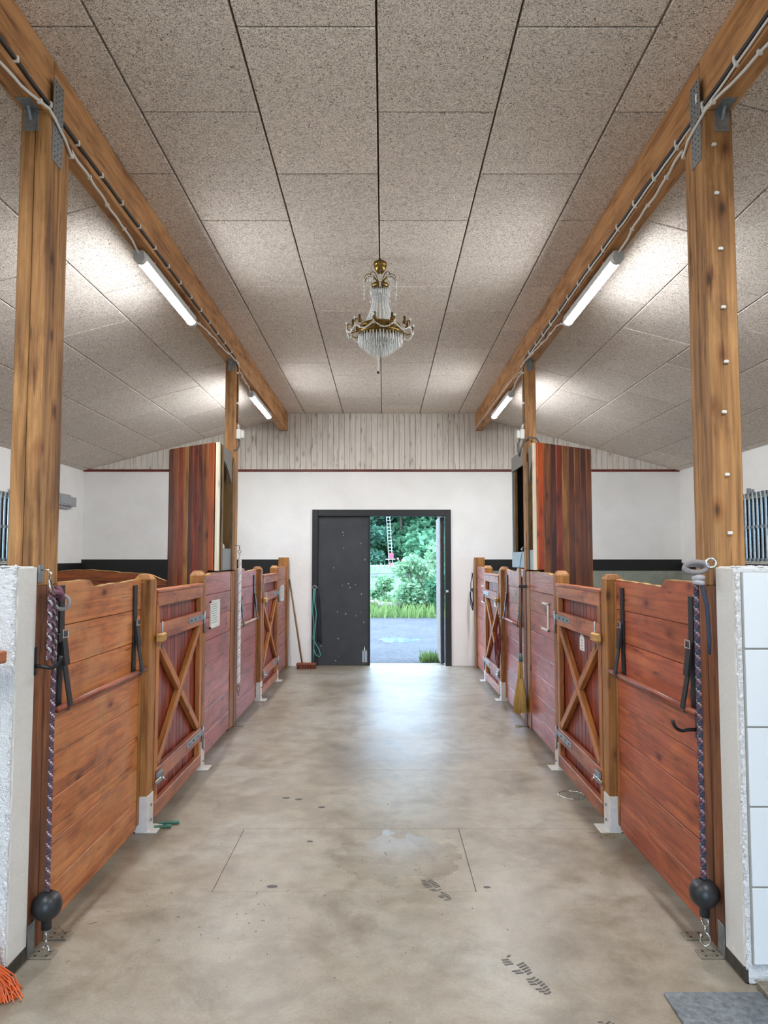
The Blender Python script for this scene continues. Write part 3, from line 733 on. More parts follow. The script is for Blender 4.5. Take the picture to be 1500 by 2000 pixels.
# ================================================================ blanket bars on leather straps
def blanket_bar(s, y0, y1, zr, ztop, ys, label, mat, loop=False):
    o = thing('blanket_bar', (s * 1.415, y0, zr), label, 'blanket bar', 'blanket bars')
    xr = s * 1.412
    MB().tube([(xr, y0, zr), (xr, y1, zr)], 0.015, 12).done('rod', mat, o, smooth=True)
    for (y, zt) in ys:
        st = MB()
        x0 = s * 1.438; 
        st.bar((x0, y, zt), (x0, y + 0.006, zt - 0.26), 0.010, 0.050, (0, 1, 0))
        st.bar((x0, y + 0.008, zt - 0.24), (s * 1.392, y + 0.018, zr), 0.007, 0.042, (0, 1, 0))
        st.bar((x0, y + 0.004, zt - 0.24), (s * 1.434, y - 0.01, zr), 0.007, 0.042, (0, 1, 0))
        st.bar((s * 1.393, y + 0.012, zr - 0.012), (s * 1.434, y, zr - 0.017), 0.026, 0.005, (0, 0, 1))
        st.bar((x0 - s * 0.01, y + 0.006, zt - 0.21), (s * 1.41, y + 0.010, zt - 0.36), 0.009, 0.052, (0, 1, 0))
        so = st.done('strap', M['leather'], o)
        bm_ = MB().tube([(s * 1.418, y - 0.022, zt - 0.235), (s * 1.418, y + 0.03, zt - 0.235), (s * 1.418, y + 0.03, zt - 0.20), (s * 1.418, y - 0.022, zt - 0.20)], 0.003, 6, closed=True)
        bm_.done('buckle', M['chrome'], so)
    return o
blanket_bar(-1, 3.30, 4.51, 0.98, 1.49, [(3.37, 1.525), (4.37, 1.49)], 'rust-red rod hung on black straps on the nearer left stall front', M['rod'])
blanket_bar(1, 3.30, 4.53, 0.965, 1.47, [(3.38, 1.475), (4.36, 1.475)], 'rust-red rod hung on black straps on the nearer right stall front', M['rod'])
blanket_bar(-1, 7.44, 8.47, 0.968, 1.46, [(7.55, 1.46), (8.37, 1.46)], 'pale rod hung on black straps on the farther left stall front', M['rod_pale'])
blanket_bar(1, 7.44, 8.52, 0.965, 1.46, [(7.55, 1.46), (8.40, 1.46)], 'pinkish rod hung on black straps on the farther right stall front', M['rod'])

# ================================================================ tie ropes with rubber balls
def strand(p, z0, z1, ph, R, pitch, r, mat, parent, sway=0.0):
    pts = []; n = int(abs(z1 - z0) / abs(pitch) * 9) + 2
    for i in range(n):
        t_ = i / (n - 1); z = z0 + (z1 - z0) * t_; a = ph + 2 * PI * (z0 - z) / pitch
        pts.append((p[0] + R * math.cos(a) + sway * math.sin(t_ * 3), p[1] + R * math.sin(a), z))
    return MB().tube(pts, r, 6).done('strand', mat, parent, smooth=True)
def ring(m, c, R, r, nrm, n=14, k=6, sx=1, sz=1):
    nrm = Vector(nrm).normalized(); u = nrm.cross(Vector((0, 0, 1)));
    u = u.normalized() if u.length > 0.1 else Vector((1, 0, 0)); w_ = nrm.cross(u)
    m.tube([Vector(c) + u * (R * sx * math.cos(2*PI*i/n)) + w_ * (R * sz * math.sin(2*PI*i/n)) for i in range(n)], r, k, closed=True); return m
def ball_rope(s, p, ztop, zball, mats, label, R=0.0062, r=0.0046):
    o = thing('tie_rope', (p[0], p[1], ztop), label, 'rope', 'tie ropes with balls')
    rp = MB().tube([(p[0], p[1], ztop - 0.01), (p[0], p[1], ztop)], 0.01, 6).done('rope', mats[0], o)
    for i in range(3):
        strand(p, ztop, zball + 0.05, i * 2 * PI / 3, R, 0.05, r, mats[0] if i else mats[1], rp)
        strand(p, ztop, zball + 0.05, i * 2 * PI / 3 + 0.5, R, -0.05, r, mats[2] if i else mats[0], rp)
    b_ = MB(); prof = []
    for i in range(0, 15):
        ph = PI / 2 - i / 14 * (PI * 0.86); prof.append((0.061 * math.cos(ph) + 0.0001, 0.061 * math.sin(ph)))
    prof[0] = (0.014, 0.058)
    prof += [(0.021, -0.062), (0.021, -0.095), (0.012, -0.097), (0.0, -0.097)]
    b_.lathe([(0.0, 0.035), (0.014, 0.04)] + prof, (p[0], p[1], zball), 24).done('ball', M['rubber'], o, smooth=True)
    h = MB(); zz = zball - 0.105
    ring(h, (p[0], p[1], zz - 0.01), 0.02, 0.004, (1, 0.4, 0), 14, 6)
    h.tube([(p[0], p[1], zz - 0.03), (p[0] , p[1], zz - 0.06)], 0.005, 8)
    pts = [(p[0] + 0.018 * math.cos(a), p[1] - 0.008 * math.cos(a), zz - 0.085 + 0.028 * math.sin(a)) for a in [PI * 0.5 - i * PI * 1.75 / 10 for i in range(11)]]
    h.tube(pts, 0.0045, 8); h.done('snap_hook', M['chrome'], o, smooth=True)
    return o
pL = (-1.392, 3.205); pR = (1.388, 3.205)
oL = ball_rope(-1, pL, 1.22, 0.185, (M['rope_a'], M['rope_b'], M['rope_c']), 'dark purple and white twisted tie rope with black ball on the left post')
# coil of the same rope looped up to the eye bolt
m = MB()
eye = B('eye_plate', M['steel'], oL, -1.445, -1.437, 3.14, 3.18, 1.545, 1.62, 0.001)
MB().tube([(-1.437, 3.16, 1.60), (-1.41, 3.16, 1.60), (-1.395, 3.165, 1.585), (-1.40, 3.165, 1.565)], 0.004, 8).done('eye_hook', M['chrome'], eye, smooth=True)
k_ = MB().tube([(-1.40, 3.165, 1.575), (-1.405, 3.19, 1.53), (-1.395, 3.22, 1.505), (-1.385, 3.19, 1.49), (-1.39, 3.15, 1.51), (-1.40, 3.155, 1.55)], 0.005, 8, closed=True).done('snap_link', M['chrome'], oL, smooth=True)
for i, (dy, zt, zb) in enumerate(((-0.05, 1.49, 1.22), (-0.01, 1.50, 1.21), (0.02, 1.52, 1.215))):
    for j in range(3):
        mt = (M['rope_a'], M['rope_b'] if i != 1 else M['rope_g'], M['rope_c'])[j]
        strand((pL[0] - 0.004 * i, pL[1] + dy), zt, zb, j * 2 * PI / 3, 0.0065, 0.05 * (1 if j else -1), 0.005, mt, oL)
kn = MB(); ring(kn, (-1.385, 3.255, 1.455), 0.03, 0.0085, (0.5, -1, 0.1), 16, 8); kn.done('loop', M['rope_g'], oL, smooth=True)
kn = MB(); ring(kn, (-1.388, 3.225, 1.495), 0.025, 0.011, (0.6, 0.8, 0.3), 14, 8); ring(kn, (-1.39, 3.20, 1.50), 0.02, 0.011, (0.2, 0.3, 1), 12, 8); kn.done('knot', M['rope_c'], oL, smooth=True)
oR = ball_rope(1, pR, 1.56, 0.235, (M['rope_n'], M['rope_g'], M['rope_c']), 'grey braided tie rope with black ball on the right post', 0.0072, 0.0055)
eye = MB(); ring(eye, (1.425, 3.135, 1.63), 0.02, 0.005, (0.3, 1, 0), 14, 6); eye.tube([(1.447, 3.135, 1.64), (1.43, 3.135, 1.645)], 0.005, 6); eye.done('eye_bolt', M['chrome'], oR, smooth=True)
kn = MB(); ring(kn, (1.372, 3.16, 1.612), 0.046, 0.011, (0.25, 1.0, 0.3), 20, 8, 1.0, 0.5); ring(kn, (1.366, 3.175, 1.604), 0.043, 0.010, (-0.1, 1.0, 0.1), 20, 8, 1.0, 0.42); kn.done('loop', M['rope_g'], oR, smooth=True)
kn = MB(); ring(kn, (1.389, 3.18, 1.565), 0.016, 0.013, (0, 0.2, 1), 12, 8); ring(kn, (1.389, 3.18, 1.545), 0.015, 0.012, (0.2, 0, 1), 12, 8); kn.done('knot', M['rope_b'], oR, smooth=True)
tail = MB().tube([(1.395, 3.175, 1.56), (1.415, 3.165, 1.45), (1.42, 3.16, 1.30), (1.418, 3.16, 1.24)], [0.009, 0.009, 0.008, 0.006], 8).done('tail', M['rope_n'], oR, smooth=True)

# white rope and chain by the left middle post
o = thing('white_tie_rope', (-1.40, 7.31, 0.3), 'thin white tie rope hanging on the left middle post', 'rope')
for i in range(6): strand((-1.395, 7.31), 1.66, 0.42, i * 2 * PI / 3, 0.011, 0.09 * (1 if i < 3 else -1), 0.0075, M['rope_b'] if i == 5 else M['rope_w'], o)
m = MB(); ring(m, (-1.40, 7.31, 1.755), 0.018, 0.004, (1, 0.3, 0)); ring(m, (-1.40, 7.31, 1.715), 0.016, 0.004, (0.2, 1, 0)); ring(m, (-1.397, 7.31, 1.68), 0.018, 0.004, (1, 0.2, 0)); m.tube([(-1.445, 7.31, 1.775), (-1.40, 7.31, 1.773)], 0.004, 6); m.done('eye_and_shackle', M['steel'], o, smooth=True)
m = MB(); ring(m, (-1.395, 7.31, 0.37), 0.02, 0.005, (0.5, 1, 0), 14, 6, 0.8, 1.8); ring(m, (-1.395, 7.31, 0.315), 0.013, 0.004, (1, 0.5, 0), 12, 6); m.done('snap_hook', M['steel_dull'], o, smooth=True)

# black iron hooks
def coat_hook(s, y, z, label, d=1):
    o = thing('tack_hook', (s * 1.44, y, z), label, 'hook', 'black tack hooks')
    B('back_plate', M['iron'], o, s * 1.437, s * 1.445, y - 0.014, y + 0.014, z - 0.06, z + 0.06, 0.003)
    pts = [(s * 1.437, y, z - 0.02)]
    for i in range(9):
        a = -PI / 2 - 0.4 + i * (PI * 0.62) / 8
        pts.append((s * (1.385 - 0.045 * math.sin(a + PI / 2) * 1.0), y + d * 0.02, z + 0.02 + 0.05 * (-math.cos(a + PI / 2))))
    MB().tube(pts, 0.008, 8).done('hook', M['iron'], o, smooth=True)
    return o
coat_hook(-1, 3.135, 1.215, 'black iron tack hook on the left front post under the coiled rope')
coat_hook(1, 3.36, 0.90, 'black iron tack hook low on the nearer right stall front')
# strap across the left post
o = thing('buckle_strap', (-1.43, 3.30, 1.29), 'short black strap looped from the left rope to the hanging strap', 'strap')
MB().bar((-1.425, 3.24, 1.285), (-1.425, 3.365, 1.30), 0.006, 0.03, (0, 0, 1)).done('strap', M['leather'], o)
MB().bar((-1.418, 3.30, 1.292), (-1.418, 3.335, 1.296), 0.008, 0.036, (0, 0, 1)).done('keeper', M['iron'], o)

# ================================================================ LED tube lights under the beams
def tube_light(s, y0, y1, label):
    o = thing('tube_light', (s * 1.525, (y0 + y1) / 2, 3.54), label, 'lamp', 'tube lights under the beams')
    x = s * 1.525; zc = 3.567
    B('housing', M['plastic_g'], o, x - 0.037, x + 0.037, y0 + 0.02, y1 - 0.02, zc - 0.013, zc + 0.036, 0.003)
    def prof(R): return [(x + R * math.cos(a), zc + R * math.sin(a)) for a in [PI * 1.10 + PI * 0.80 * i / 14 for i in range(15)]]
    MB().prism(prof(0.036), 'y', y0 + 0.03, y1 - 0.03).done('diffuser', M['led'], o)
    for a, b_ in ((y0 - 0.02, y0 + 0.03), (y1 - 0.03, y1 + 0.02)):
        MB().prism([(x - 0.03, zc + 0.036)] + prof(0.040) + [(x + 0.03, zc + 0.036)], 'y', a, b_).done('end_cap', M['plastic_g'], o)
    for yy in (y0 + 0.22, y1 - 0.2): B('mount_clip', M['clip_o'], o, x - 0.03, x + 0.03, yy - 0.015, yy + 0.015, zc + 0.036, 3.63, 0.002)
for s, nm in ((-1, 'left'), (1, 'right')):
    tube_light(s, 4.58, 5.86, 'lit LED tube light under the %s beam, the nearer one' % nm)
    tube_light(s, 8.50, 9.86, 'lit LED tube light under the %s beam, the farther one' % nm)
    tube_light(s, 0.62, 1.90, 'added, unseen LED tube light under the %s beam above the camera' % nm)  # unseen pair added above the camera to brighten the foreground

# cables along the beams
def cable(s, pts, r, mat, name, label, clip_every=0.3, clip_mat='plastic_w', wob=0.0, side=True):
    o = thing(name, pts[0], label, 'cable')
    P = []
    for i in range(len(pts) - 1):
        a, b_ = Vector(pts[i]), Vector(pts[i + 1]); n = max(1, int((b_ - a).length / 0.05))
        for k in range(n): P.append(a + (b_ - a) * (k / n))
    P.append(Vector(pts[-1]))
    Q = [p + Vector((0, 0, wob * math.sin(i * 0.9) * math.sin(i * 0.37))) if side else p + Vector((wob * math.sin(i * 0.9) * math.sin(i * 0.37), 0, 0)) for i, p in enumerate(P)]
    MB().tube(Q, r, 8).done('wire', mat, o, smooth=True)
    acc = 0.1
    for a, b_ in zip(Q, Q[1:]):
        acc += (b_ - a).length
        if acc > clip_every:
            acc = 0; h = r + 0.004
            MB().box(a.x - h, a.x + h, a.y - 0.007, a.y + 0.007, a.z - h, a.z + h).done('cable_clip', M[clip_mat], o, bevel=0.002)
    return o
for s, nm in ((-1, 'left'), (1, 'right')):
    xi = s * 1.458; zb = 3.624
    cable(s, [(xi, 1.5, 3.665), (xi, 7.25, 3.655)], 0.0095 if s < 0 else 0.011, M['cable_b'], 'black_cable', 'black cable clipped along the %s beam' % nm, 0.28, wob=0.002)
    cable(s, [(s * 1.55, 1.96, zb), (s * 1.53, 2.5, zb), (s * 1.48, 2.95, 3.62), (s * 1.436, 3.10, 3.612), (s * 1.434, 3.27, 3.57), (s * 1.436, 3.33, 3.535), (s * 1.452, 3.37, 3.55), (s * 1.475, 3.43, zb - 0.01), (s * 1.51, 3.9, zb), (s * 1.525, 4.3, zb), (s * 1.525, 4.56, 3.585)], 0.0065, M['cable_w'], 'white_cable', 'white cable from the left edge of the photo to the nearer left tube light' if s < 0 else 'white cable from the right edge of the photo to the nearer right tube light', 0.3, wob=0.006, side=False)
    cable(s, [(s * 1.525, 5.88, 3.585), (s * 1.51, 6.15, zb), (s * 1.48, 6.8, zb - 0.004), (s * 1.437, 7.22, 3.61), (s * 1.436, 7.40, 3.60), (s * 1.49, 7.55, zb), (s * 1.52, 8.2, zb), (s * 1.525, 8.48, 3.585)], 0.006, M['cable_w'], 'white_cable', 'white cable linking the two %s tube lights' % nm, 0.3, wob=0.008, side=False)
    # drop cable and junction box on the middle post
    cable(s, [(xi, 7.25, 3.655), (s * 1.437, 7.30, 3.56), (s * 1.437, 7.30, 3.0)], 0.006, M['cable_b'] if s < 0 else M['cable_g'], 'drop_cable', 'dark cable running down the %s middle post' % nm, 0.3, wob=0.003)
    jb = thing('junction_box', (s * 1.42, 7.32, 2.88), 'white junction box on the %s middle post' % nm, 'junction box')
    B('body', M['plastic_w'], jb, s * 1.40, s * 1.4445, 7.285, 7.355, 2.84, 2.94, 0.006)
    B('cover', M['plastic_w'], jb, s * 1.37, s * 1.40, 7.295, 7.345, 2.85, 2.93, 0.005)
    MB().tube([(s * 1.425, 7.32, 2.94), (s * 1.43, 7.31, 2.99)], 0.009, 8).done('gland', M['plastic_w'], jb, smooth=True)
    if s < 0: pts = [(-1.42, 7.32, 2.84), (-1.415, 7.31, 2.78), (-1.43, 7.295, 2.735), (-1.455, 7.27, 2.72)]
    else: pts = [(1.40, 7.32, 2.84), (1.375, 7.30, 2.79), (1.375, 7.29, 2.71), (1.385, 7.27, 2.66), (1.40, 7.27, 2.74), (1.43, 7.26, 2.81), (1.48, 7.24, 2.85), (1.54, 7.2, 2.83), (1.57, 7.18, 2.77)]
    MB().tube(pts, 0.009, 8).done('outlet_cable', M['cable_g'], jb, smooth=True)
cable(1, [(1.456, 1.5, 3.643), (1.456, 3.4, 3.640), (1.456, 5.4, 3.640), (1.457, 6.0, 3.634), (1.456, 7.2, 3.634)], 0.0055, M['cable_w'], 'white_cable', 'white cable running beside the black cable on the right beam', 0.28, wob=0.003)
# thin white wire on to the far end of the right beam
cable(1, [(1.50, 7.45, 3.624), (1.463, 8.2, 3.64), (1.46, 9.5, 3.65), (1.458, 11.3, 3.66), (1.462, 11.36, 3.62)], 0.005, M['cable_w'], 'white_cable', 'thin white cable running to the far end of the right beam', 0.35, wob=0.005)

# ================================================================ chandelier
ch = thing('chandelier', (0, 5.42, 3.15), 'brass and crystal chandelier hanging from the ceiling', 'chandelier')
cx, cy = 0.005, 5.42
def lat(nm, prof, mat, n=28, parent=ch): return MB().lathe(prof, (cx, cy, 0), n).done(nm, mat, parent, smooth=True)
lat('canopy', [(0.0, 3.905), (0.012, 3.90), (0.018, 3.89), (0.046, 3.88), (0.052, 3.868), (0.050, 3.852), (0.044, 3.842), (0.046, 3.836), (0.038, 3.82), (0.030, 3.805), (0.016, 3.79), (0.0, 3.786)], M['brass'])
lat('stem', [(0.006, 3.79), (0.007, 3.74), (0.011, 3.735), (0.006, 3.72), (0.008, 3.66), (0.005, 3.60), (0.006, 3.36), (0.0, 3.35)], M['brass'], 12)
lat('upper_ring', [(0.05, 3.715), (0.062, 3.71), (0.066, 3.695), (0.062, 3.68), (0.05, 3.676), (0.046, 3.695), (0.05, 3.715)], M['brass'])
def beads(m, pts, r, step):
    acc = 0; last = Vector(pts[0]); m.ball(last, r, 6, 4)
    for p in pts[1:]:
        p = Vector(p); d = (p - last)
        while d.length >= step:
            last = last + d.normalized() * step; m.ball(last, r, 6, 4); d = p - last
for k in range(10):          # palm-like arms with bead strings
    a = 2 * PI * (k + 0.5) / 10; ca, sa = math.cos(a), math.sin(a)
    pts = [(cx + r * ca, cy + r * sa, z) for r, z in ((0.02, 3.70), (0.035, 3.745), (0.06, 3.775), (0.09, 3.78), (0.115, 3.765), (0.127, 3.735))]
    arm = MB().tube(pts, 0.0035, 6).done('arm', M['brass'], ch, smooth=True)
    m = MB(); beads(m, [(cx + 0.127 * ca, cy + 0.127 * sa, 3.735 - 0.012 * i) for i in range(9)], 0.0055, 0.012)
    beads(m, [(cx + 0.10 * ca, cy + 0.10 * sa, 3.775 - 0.012 * i) for i in range(8)], 0.005, 0.012)
    m.lathe([(0.0, 3.60), (0.006, 3.612), (0.0, 3.628)], (cx + 0.127 * ca, cy + 0.127 * sa, 0), 6)
    m.done('bead_string', M['crystal'], arm)
def drops(nm, R, z1, L_, n, w_, jit=0.004):
    m = MB()
    for k in range(n):
        a = 2 * PI * k / n; x_, y_ = cx + R * math.cos(a), cy + R * math.sin(a); j = random.uniform(-jit, jit)
        m.lathe([(0.0, z1 + j), (w_ * 0.6, z1 - 0.01 + j), (w_, z1 - L_ * 0.75 + j), (0.0, z1 - L_ + j)], (x_, y_, 0), 5)
    return m.done(nm, M['crystal'], ch)
drops('upper_drops', 0.066, 3.675, 0.075, 26, 0.0055); drops('upper_drops', 0.05, 3.66, 0.08, 18, 0.0055)
for k in range(20):          # tent of bead strands
    a = 2 * PI * k / 20; m = MB()
    pts = []
    for i in range(15):
        t_ = i / 14; r = 0.05 + 0.012 * t_ + 0.06 * t_ ** 2.6; pts.append((cx + r * math.cos(a), cy + r * math.sin(a), 3.655 - t_ * 0.255))
    beads(m, pts, 0.0065, 0.0135); m.done('bead_strand', M['crystal'], ch)
lat('main_ring', [(0.120, 3.405), (0.150, 3.395), (0.158, 3.375), (0.150, 3.355), (0.160, 3.345), (0.166, 3.33), (0.150, 3.318), (0.135, 3.325), (0.125, 3.36), (0.120, 3.405)], M['brass'], 36)
for k in range(10):          # scrolled arms with cups
    a = 2 * PI * (k + 0.2) / 10; ca, sa = math.cos(a), math.sin(a)
    pts = [(cx + r * ca, cy + r * sa, z) for r, z in ((0.15, 3.37), (0.18, 3.345), (0.205, 3.33), (0.235, 3.338), (0.252, 3.365), (0.245, 3.392), (0.228, 3.392))]
    arm = MB().tube(pts, 0.005, 6).done('scroll_arm', M['brass'], ch, smooth=True)
    MB().lathe([(0.0, 3.372), (0.014, 3.378), (0.018, 3.392), (0.008, 3.395), (0.009, 3.43), (0.0, 3.43)], (cx + 0.205 * ca, cy + 0.205 * sa, 0), 10).done('candle_cup', M['brass'], arm, smooth=True)
    m = MB(); beads(m, [(cx + 0.25 * ca, cy + 0.25 * sa, 3.36 - 0.012 * i) for i in range(4)], 0.006, 0.012)
    ang = [a + 2 * PI / 10 * q / 8 for q in range(9)]
    beads(m, [(cx + (0.25 - 0.01 * math.sin(PI * q / 8)) * math.cos(b_), cy + (0.25 - 0.01 * math.sin(PI * q / 8)) * math.sin(b_), 3.35 - 0.04 * math.sin(PI * q / 8)) for q, b_ in enumerate(ang)], 0.0058, 0.0125)
    m.ball((cx + 0.252 * ca, cy + 0.252 * sa, 3.40), 0.009, 8, 5); m.done('bead_swag', M['crystal'], arm)
for R, z1, n in ((0.163, 3.32, 40), (0.14, 3.305, 34), (0.117, 3.285, 28), (0.094, 3.268, 22), (0.071, 3.252, 17), (0.048, 3.24, 11), (0.025, 3.232, 7)):
    drops('drop_tier', R, z1, 0.082, n, 0.006)
    lat('tier_ring', [(R - 0.003, z1), (R, z1 + 0.003), (R + 0.003, z1), (R, z1 - 0.003), (R - 0.003, z1)], M['brass'], 28)
MB().tube([(cx - 0.015, cy, 3.2), (cx - 0.015, cy, 3.045)], 0.0018, 6).done('pull_cord', M['cable_w'], ch)
MB().ball((cx - 0.015, cy, 3.036), 0.011, 10, 6).done('pull_knob', M['iron'], ch, smooth=True)
MB().tube([(cx, cy, 3.909), (cx, cy, 3.895)], 0.005, 8).done('cord', M['cable_b'], ch)

# ================================================================ signs on the stalls
def card(s, y0, y1, z0, z1, label, frame, x=AX, rows=9, name='stall_card'):
    o = thing(name, (s * x, (y0 + y1) / 2, z0), label, 'sign')
    xa = s * (x - 0.012)
    B('card', M['paper'], o, s * (x - 0.006), s * x, y0 + 0.01, y1 - 0.01, z0 + 0.008, z1 - 0.008, 0)
    if frame:
        m = MB(); m.box(xa, s * x, y0, y0 + 0.018, z0, z1); m.box(xa, s * x, y1 - 0.018, y1, z0, z1); m.box(xa, s * x, y0, y1, z0, z0 + 0.014); m.box(xa, s * x, y0, y1, z1 - 0.014, z1)
        m.done('frame', M['plastic_w'], o)
    m = MB(); hh = (z1 - z0 - 0.06) / rows
    for i in range(rows):
        z = z1 - 0.03 - i * hh
        m.box(s * (x - 0.0066), s * (x - 0.006), y0 + 0.04, y1 - 0.03 - random.uniform(0, 0.06), z - 0.007, z - 0.002)
    tag(m.done('print_lines', M['print'], o), kind='stuff')
    return o
card(-1, 6.27, 6.62, 1.05, 1.285, 'white framed card with green table on the nearer left stall front', True)
card(-1, 10.50, 10.88, 1.03, 1.26, 'white framed card near the far end of the left stalls', True)
o = thing('card_holder', (AX, 6.45, 1.02), 'empty white card holder on the nearer right stall front', 'sign', 'card holders')
B('side', M['plastic_w'], o, AX - 0.012, AX, 6.315, 6.345, 1.02, 1.26, 0.002); B('lip', M['plastic_w'], o, AX - 0.012, AX, 6.315, 6.59, 1.02, 1.04, 0.002); B('lip', M['plastic_w'], o, AX - 0.012, AX, 6.315, 6.55, 1.245, 1.262, 0.002)
o = thing('card_holder', (AX, 10.45, 1.02), 'empty white card holder near the far end of the right stalls', 'sign', 'card holders')
B('side', M['plastic_w'], o, AX - 0.012, AX, 10.30, 10.34, 1.02, 1.26, 0.002); B('lip', M['plastic_w'], o, AX - 0.012, AX, 10.30, 10.62, 1.02, 1.04, 0.002); B('lip', M['plastic_w'], o, AX - 0.012, AX, 10.30, 10.60, 1.245, 1.262, 0.002)
def arched_label(y0, y1, z0, z1, label):
    o = thing('name_label', (1.434, (y0 + y1) / 2, z0), label, 'label')
    r = (y1 - y0) / 2; yc = (y0 + y1) / 2
    pr = [(y0, z0), (y1, z0), (y1, z1 - r * 0.8)] + [(yc + r * math.cos(a), z1 - r * 0.8 + r * 0.8 * math.sin(a)) for a in [PI * i / 10 for i in range(1, 10)]] + [(y0, z1 - r * 0.8)]
    MB().prism(pr, 'x', 1.4300, 1.4335).done('plate', M['paper'], o)
    m = MB()
    for i in range(4): m.box(1.4295, 1.43, y0 + 0.03, y1 - 0.03 - 0.01 * (i % 2), z1 - 0.045 - i * 0.02, z1 - 0.04 - i * 0.02)
    tag(m.done('print_lines', M['ink'], o), kind='stuff')
arched_label(5.17, 5.29, 1.0, 1.115, 'white arched name label on the nearer right gate')
arched_label(9.16, 9.36, 1.04, 1.17, 'white arched name label on the farther right gate')

# ================================================================ brooms
def straw_head(m, top, bot, r0, r1, flat, n, rs, axis=(0, 1, 0)):
    for i in range(n):
        a = random.uniform(0, 2 * PI); q = math.sqrt(random.random())
        u, w_ = math.cos(a) * q, math.sin(a) * q
        p0 = Vector(top) + Vector((u * r0 * flat, w_ * r0, 0)); p1 = Vector(bot) + Vector((u * r1 * flat, w_ * r1, random.uniform(-0.02, 0.03)))
        pm = (p0 * 0.45 + p1 * 0.55) + Vector((u * flat, w_, 0)) * (r1 - r0) * 0.12
        m.tube([p0, pm, p1], [rs, rs, rs * 0.5], 3)
o = thing('corn_broom', (1.37, 7.28, 0.14), 'straw corn broom hanging by a blue cord on the right middle post', 'broom')
MB().tube([(1.372, 7.25, 1.55), (1.375, 7.275, 0.70)], [0.012, 0.013], 10).done('handle', M['handle'], o, smooth=True)
MB().tube([(1.375, 7.275, 0.72), (1.375, 7.276, 0.64)], [0.014, 0.02], 10).done('ferrule', M['green_pl'], o, smooth=True)
m = MB(); straw_head(m, (1.374, 7.278, 0.65), (1.372, 7.285, 0.42), 0.02, 0.04, 0.7, 70, 0.005); straw_head(m, (1.372, 7.285, 0.47), (1.368, 7.295, 0.15), 0.038, 0.098, 0.72, 300, 0.004)
st = m.done('bristles', M['straw'], o); tag(st, kind='stuff')
m = MB()
for zz, R in ((0.40, 0.048), (0.37, 0.052), (0.34, 0.056)): ring(m, (1.370, 7.288, zz), R, 0.003, (0, 0, 1), 20, 5, 0.62, 1.0)
m.done('stitching', M['halter_red'], o)
MB().tube([(1.372, 7.25, 1.55), (1.385, 7.245, 1.64), (1.40, 7.245, 1.74), (1.38, 7.24, 1.64), (1.370, 7.248, 1.555)], 0.003, 6).done('cord', plain('blue_cord', '3b7fa5', 0.7), o)
MB().tube([(1.445, 7.25, 1.74), (1.40, 7.245, 1.755), (1.385, 7.24, 1.735), (1.40, 7.24, 1.72)], 0.005, 8).done('hook', M['chrome'], o, smooth=True)
B('holder_clip', M['iron'], o, 1.36, 1.445, 7.24, 7.27, 1.36, 1.385, 0.003)

o = thing('push_broom', (-1.2, 11.15, 0), 'red-brown push broom leaning on the far wall left of the door', 'broom')
MB().tube([(-1.19, 11.12, 0.08), (-1.42, 11.375, 1.32)], 0.013, 10).done('handle', M['handle'], o, smooth=True)
B('head', M['broomred'], o, -1.27, -0.98, 11.06, 11.16, 0.05, 0.085, 0.006)
m = MB()
for i in range(150):
    xx = random.uniform(-1.27, -0.98); yy = random.uniform(11.06, 11.16); m.tube([(xx, yy, 0.055), (xx + random.uniform(-.012, .012), yy + random.uniform(-.03, .0), 0.002)], 0.004, 3)
tag(m.done('bristles', M['broomred'], o), kind='stuff')

o = thing('orange_broom', (-1.46, 2.90, 0), 'orange plastic broom at the bottom left corner', 'broom')
B('head', M['orange'], o, -1.70, -1.44, 2.855, 2.925, 0.10, 0.16, 0.01)
MB().tube([(-1.62, 2.88, 0.16), (-1.70, 2.935, 1.25)], 0.013, 10).done('handle', M['handle'], o, smooth=True)
m = MB()
for i in range(320):
    xx = random.uniform(-1.70, -1.44); yy = random.uniform(2.865, 2.915); u = (xx + 1.70) / 0.26
    m.tube([(xx, yy, 0.11), (xx + 0.01 + 0.05 * u ** 2 * random.uniform(0.5, 1.2), yy + random.uniform(-.03, .03), 0.055), (xx + 0.02 + 0.10 * u ** 2 * random.uniform(0.6, 1.1), yy + random.uniform(-.06, .03), 0.004)], 0.0028, 4)
tag(m.done('bristles', M['orange'], o), kind='stuff')

# ================================================================ small things
o = thing('saddle_peg', (-1.55, 2.85, 1.22), 'reddish wooden peg end sticking out of the left wall', 'peg')
B('peg', M['gate_rail'], o, -1.80, -1.440, 2.84, 2.90, 1.243, 1.29, 0.004); B('mount', M['gate_rail'], o, -1.80, -1.76, 2.90, YF, 1.17, 1.36, 0.004)
o = thing('wall_box', (-WX, 10.85, 2.45), 'grey plastic box on the left side wall', 'box')
B('body', M['box_g'], o, -WX, -WX + 0.09, 10.35, 10.95, 2.41, 2.55, 0.006); B('cover', M['box_g'], o, -WX + 0.09, -WX + 0.10, 10.40, 10.90, 2.43, 2.53, 0.003); B('top_strip', M['box_g'], o, -WX, -WX + 0.05, 10.40, 10.85, 2.55, 2.58, 0.003); B('duct', M['box_g'], o, -WX, -WX + 0.05, 10.40, 10.86, 2.37, 2.41, 0.003)
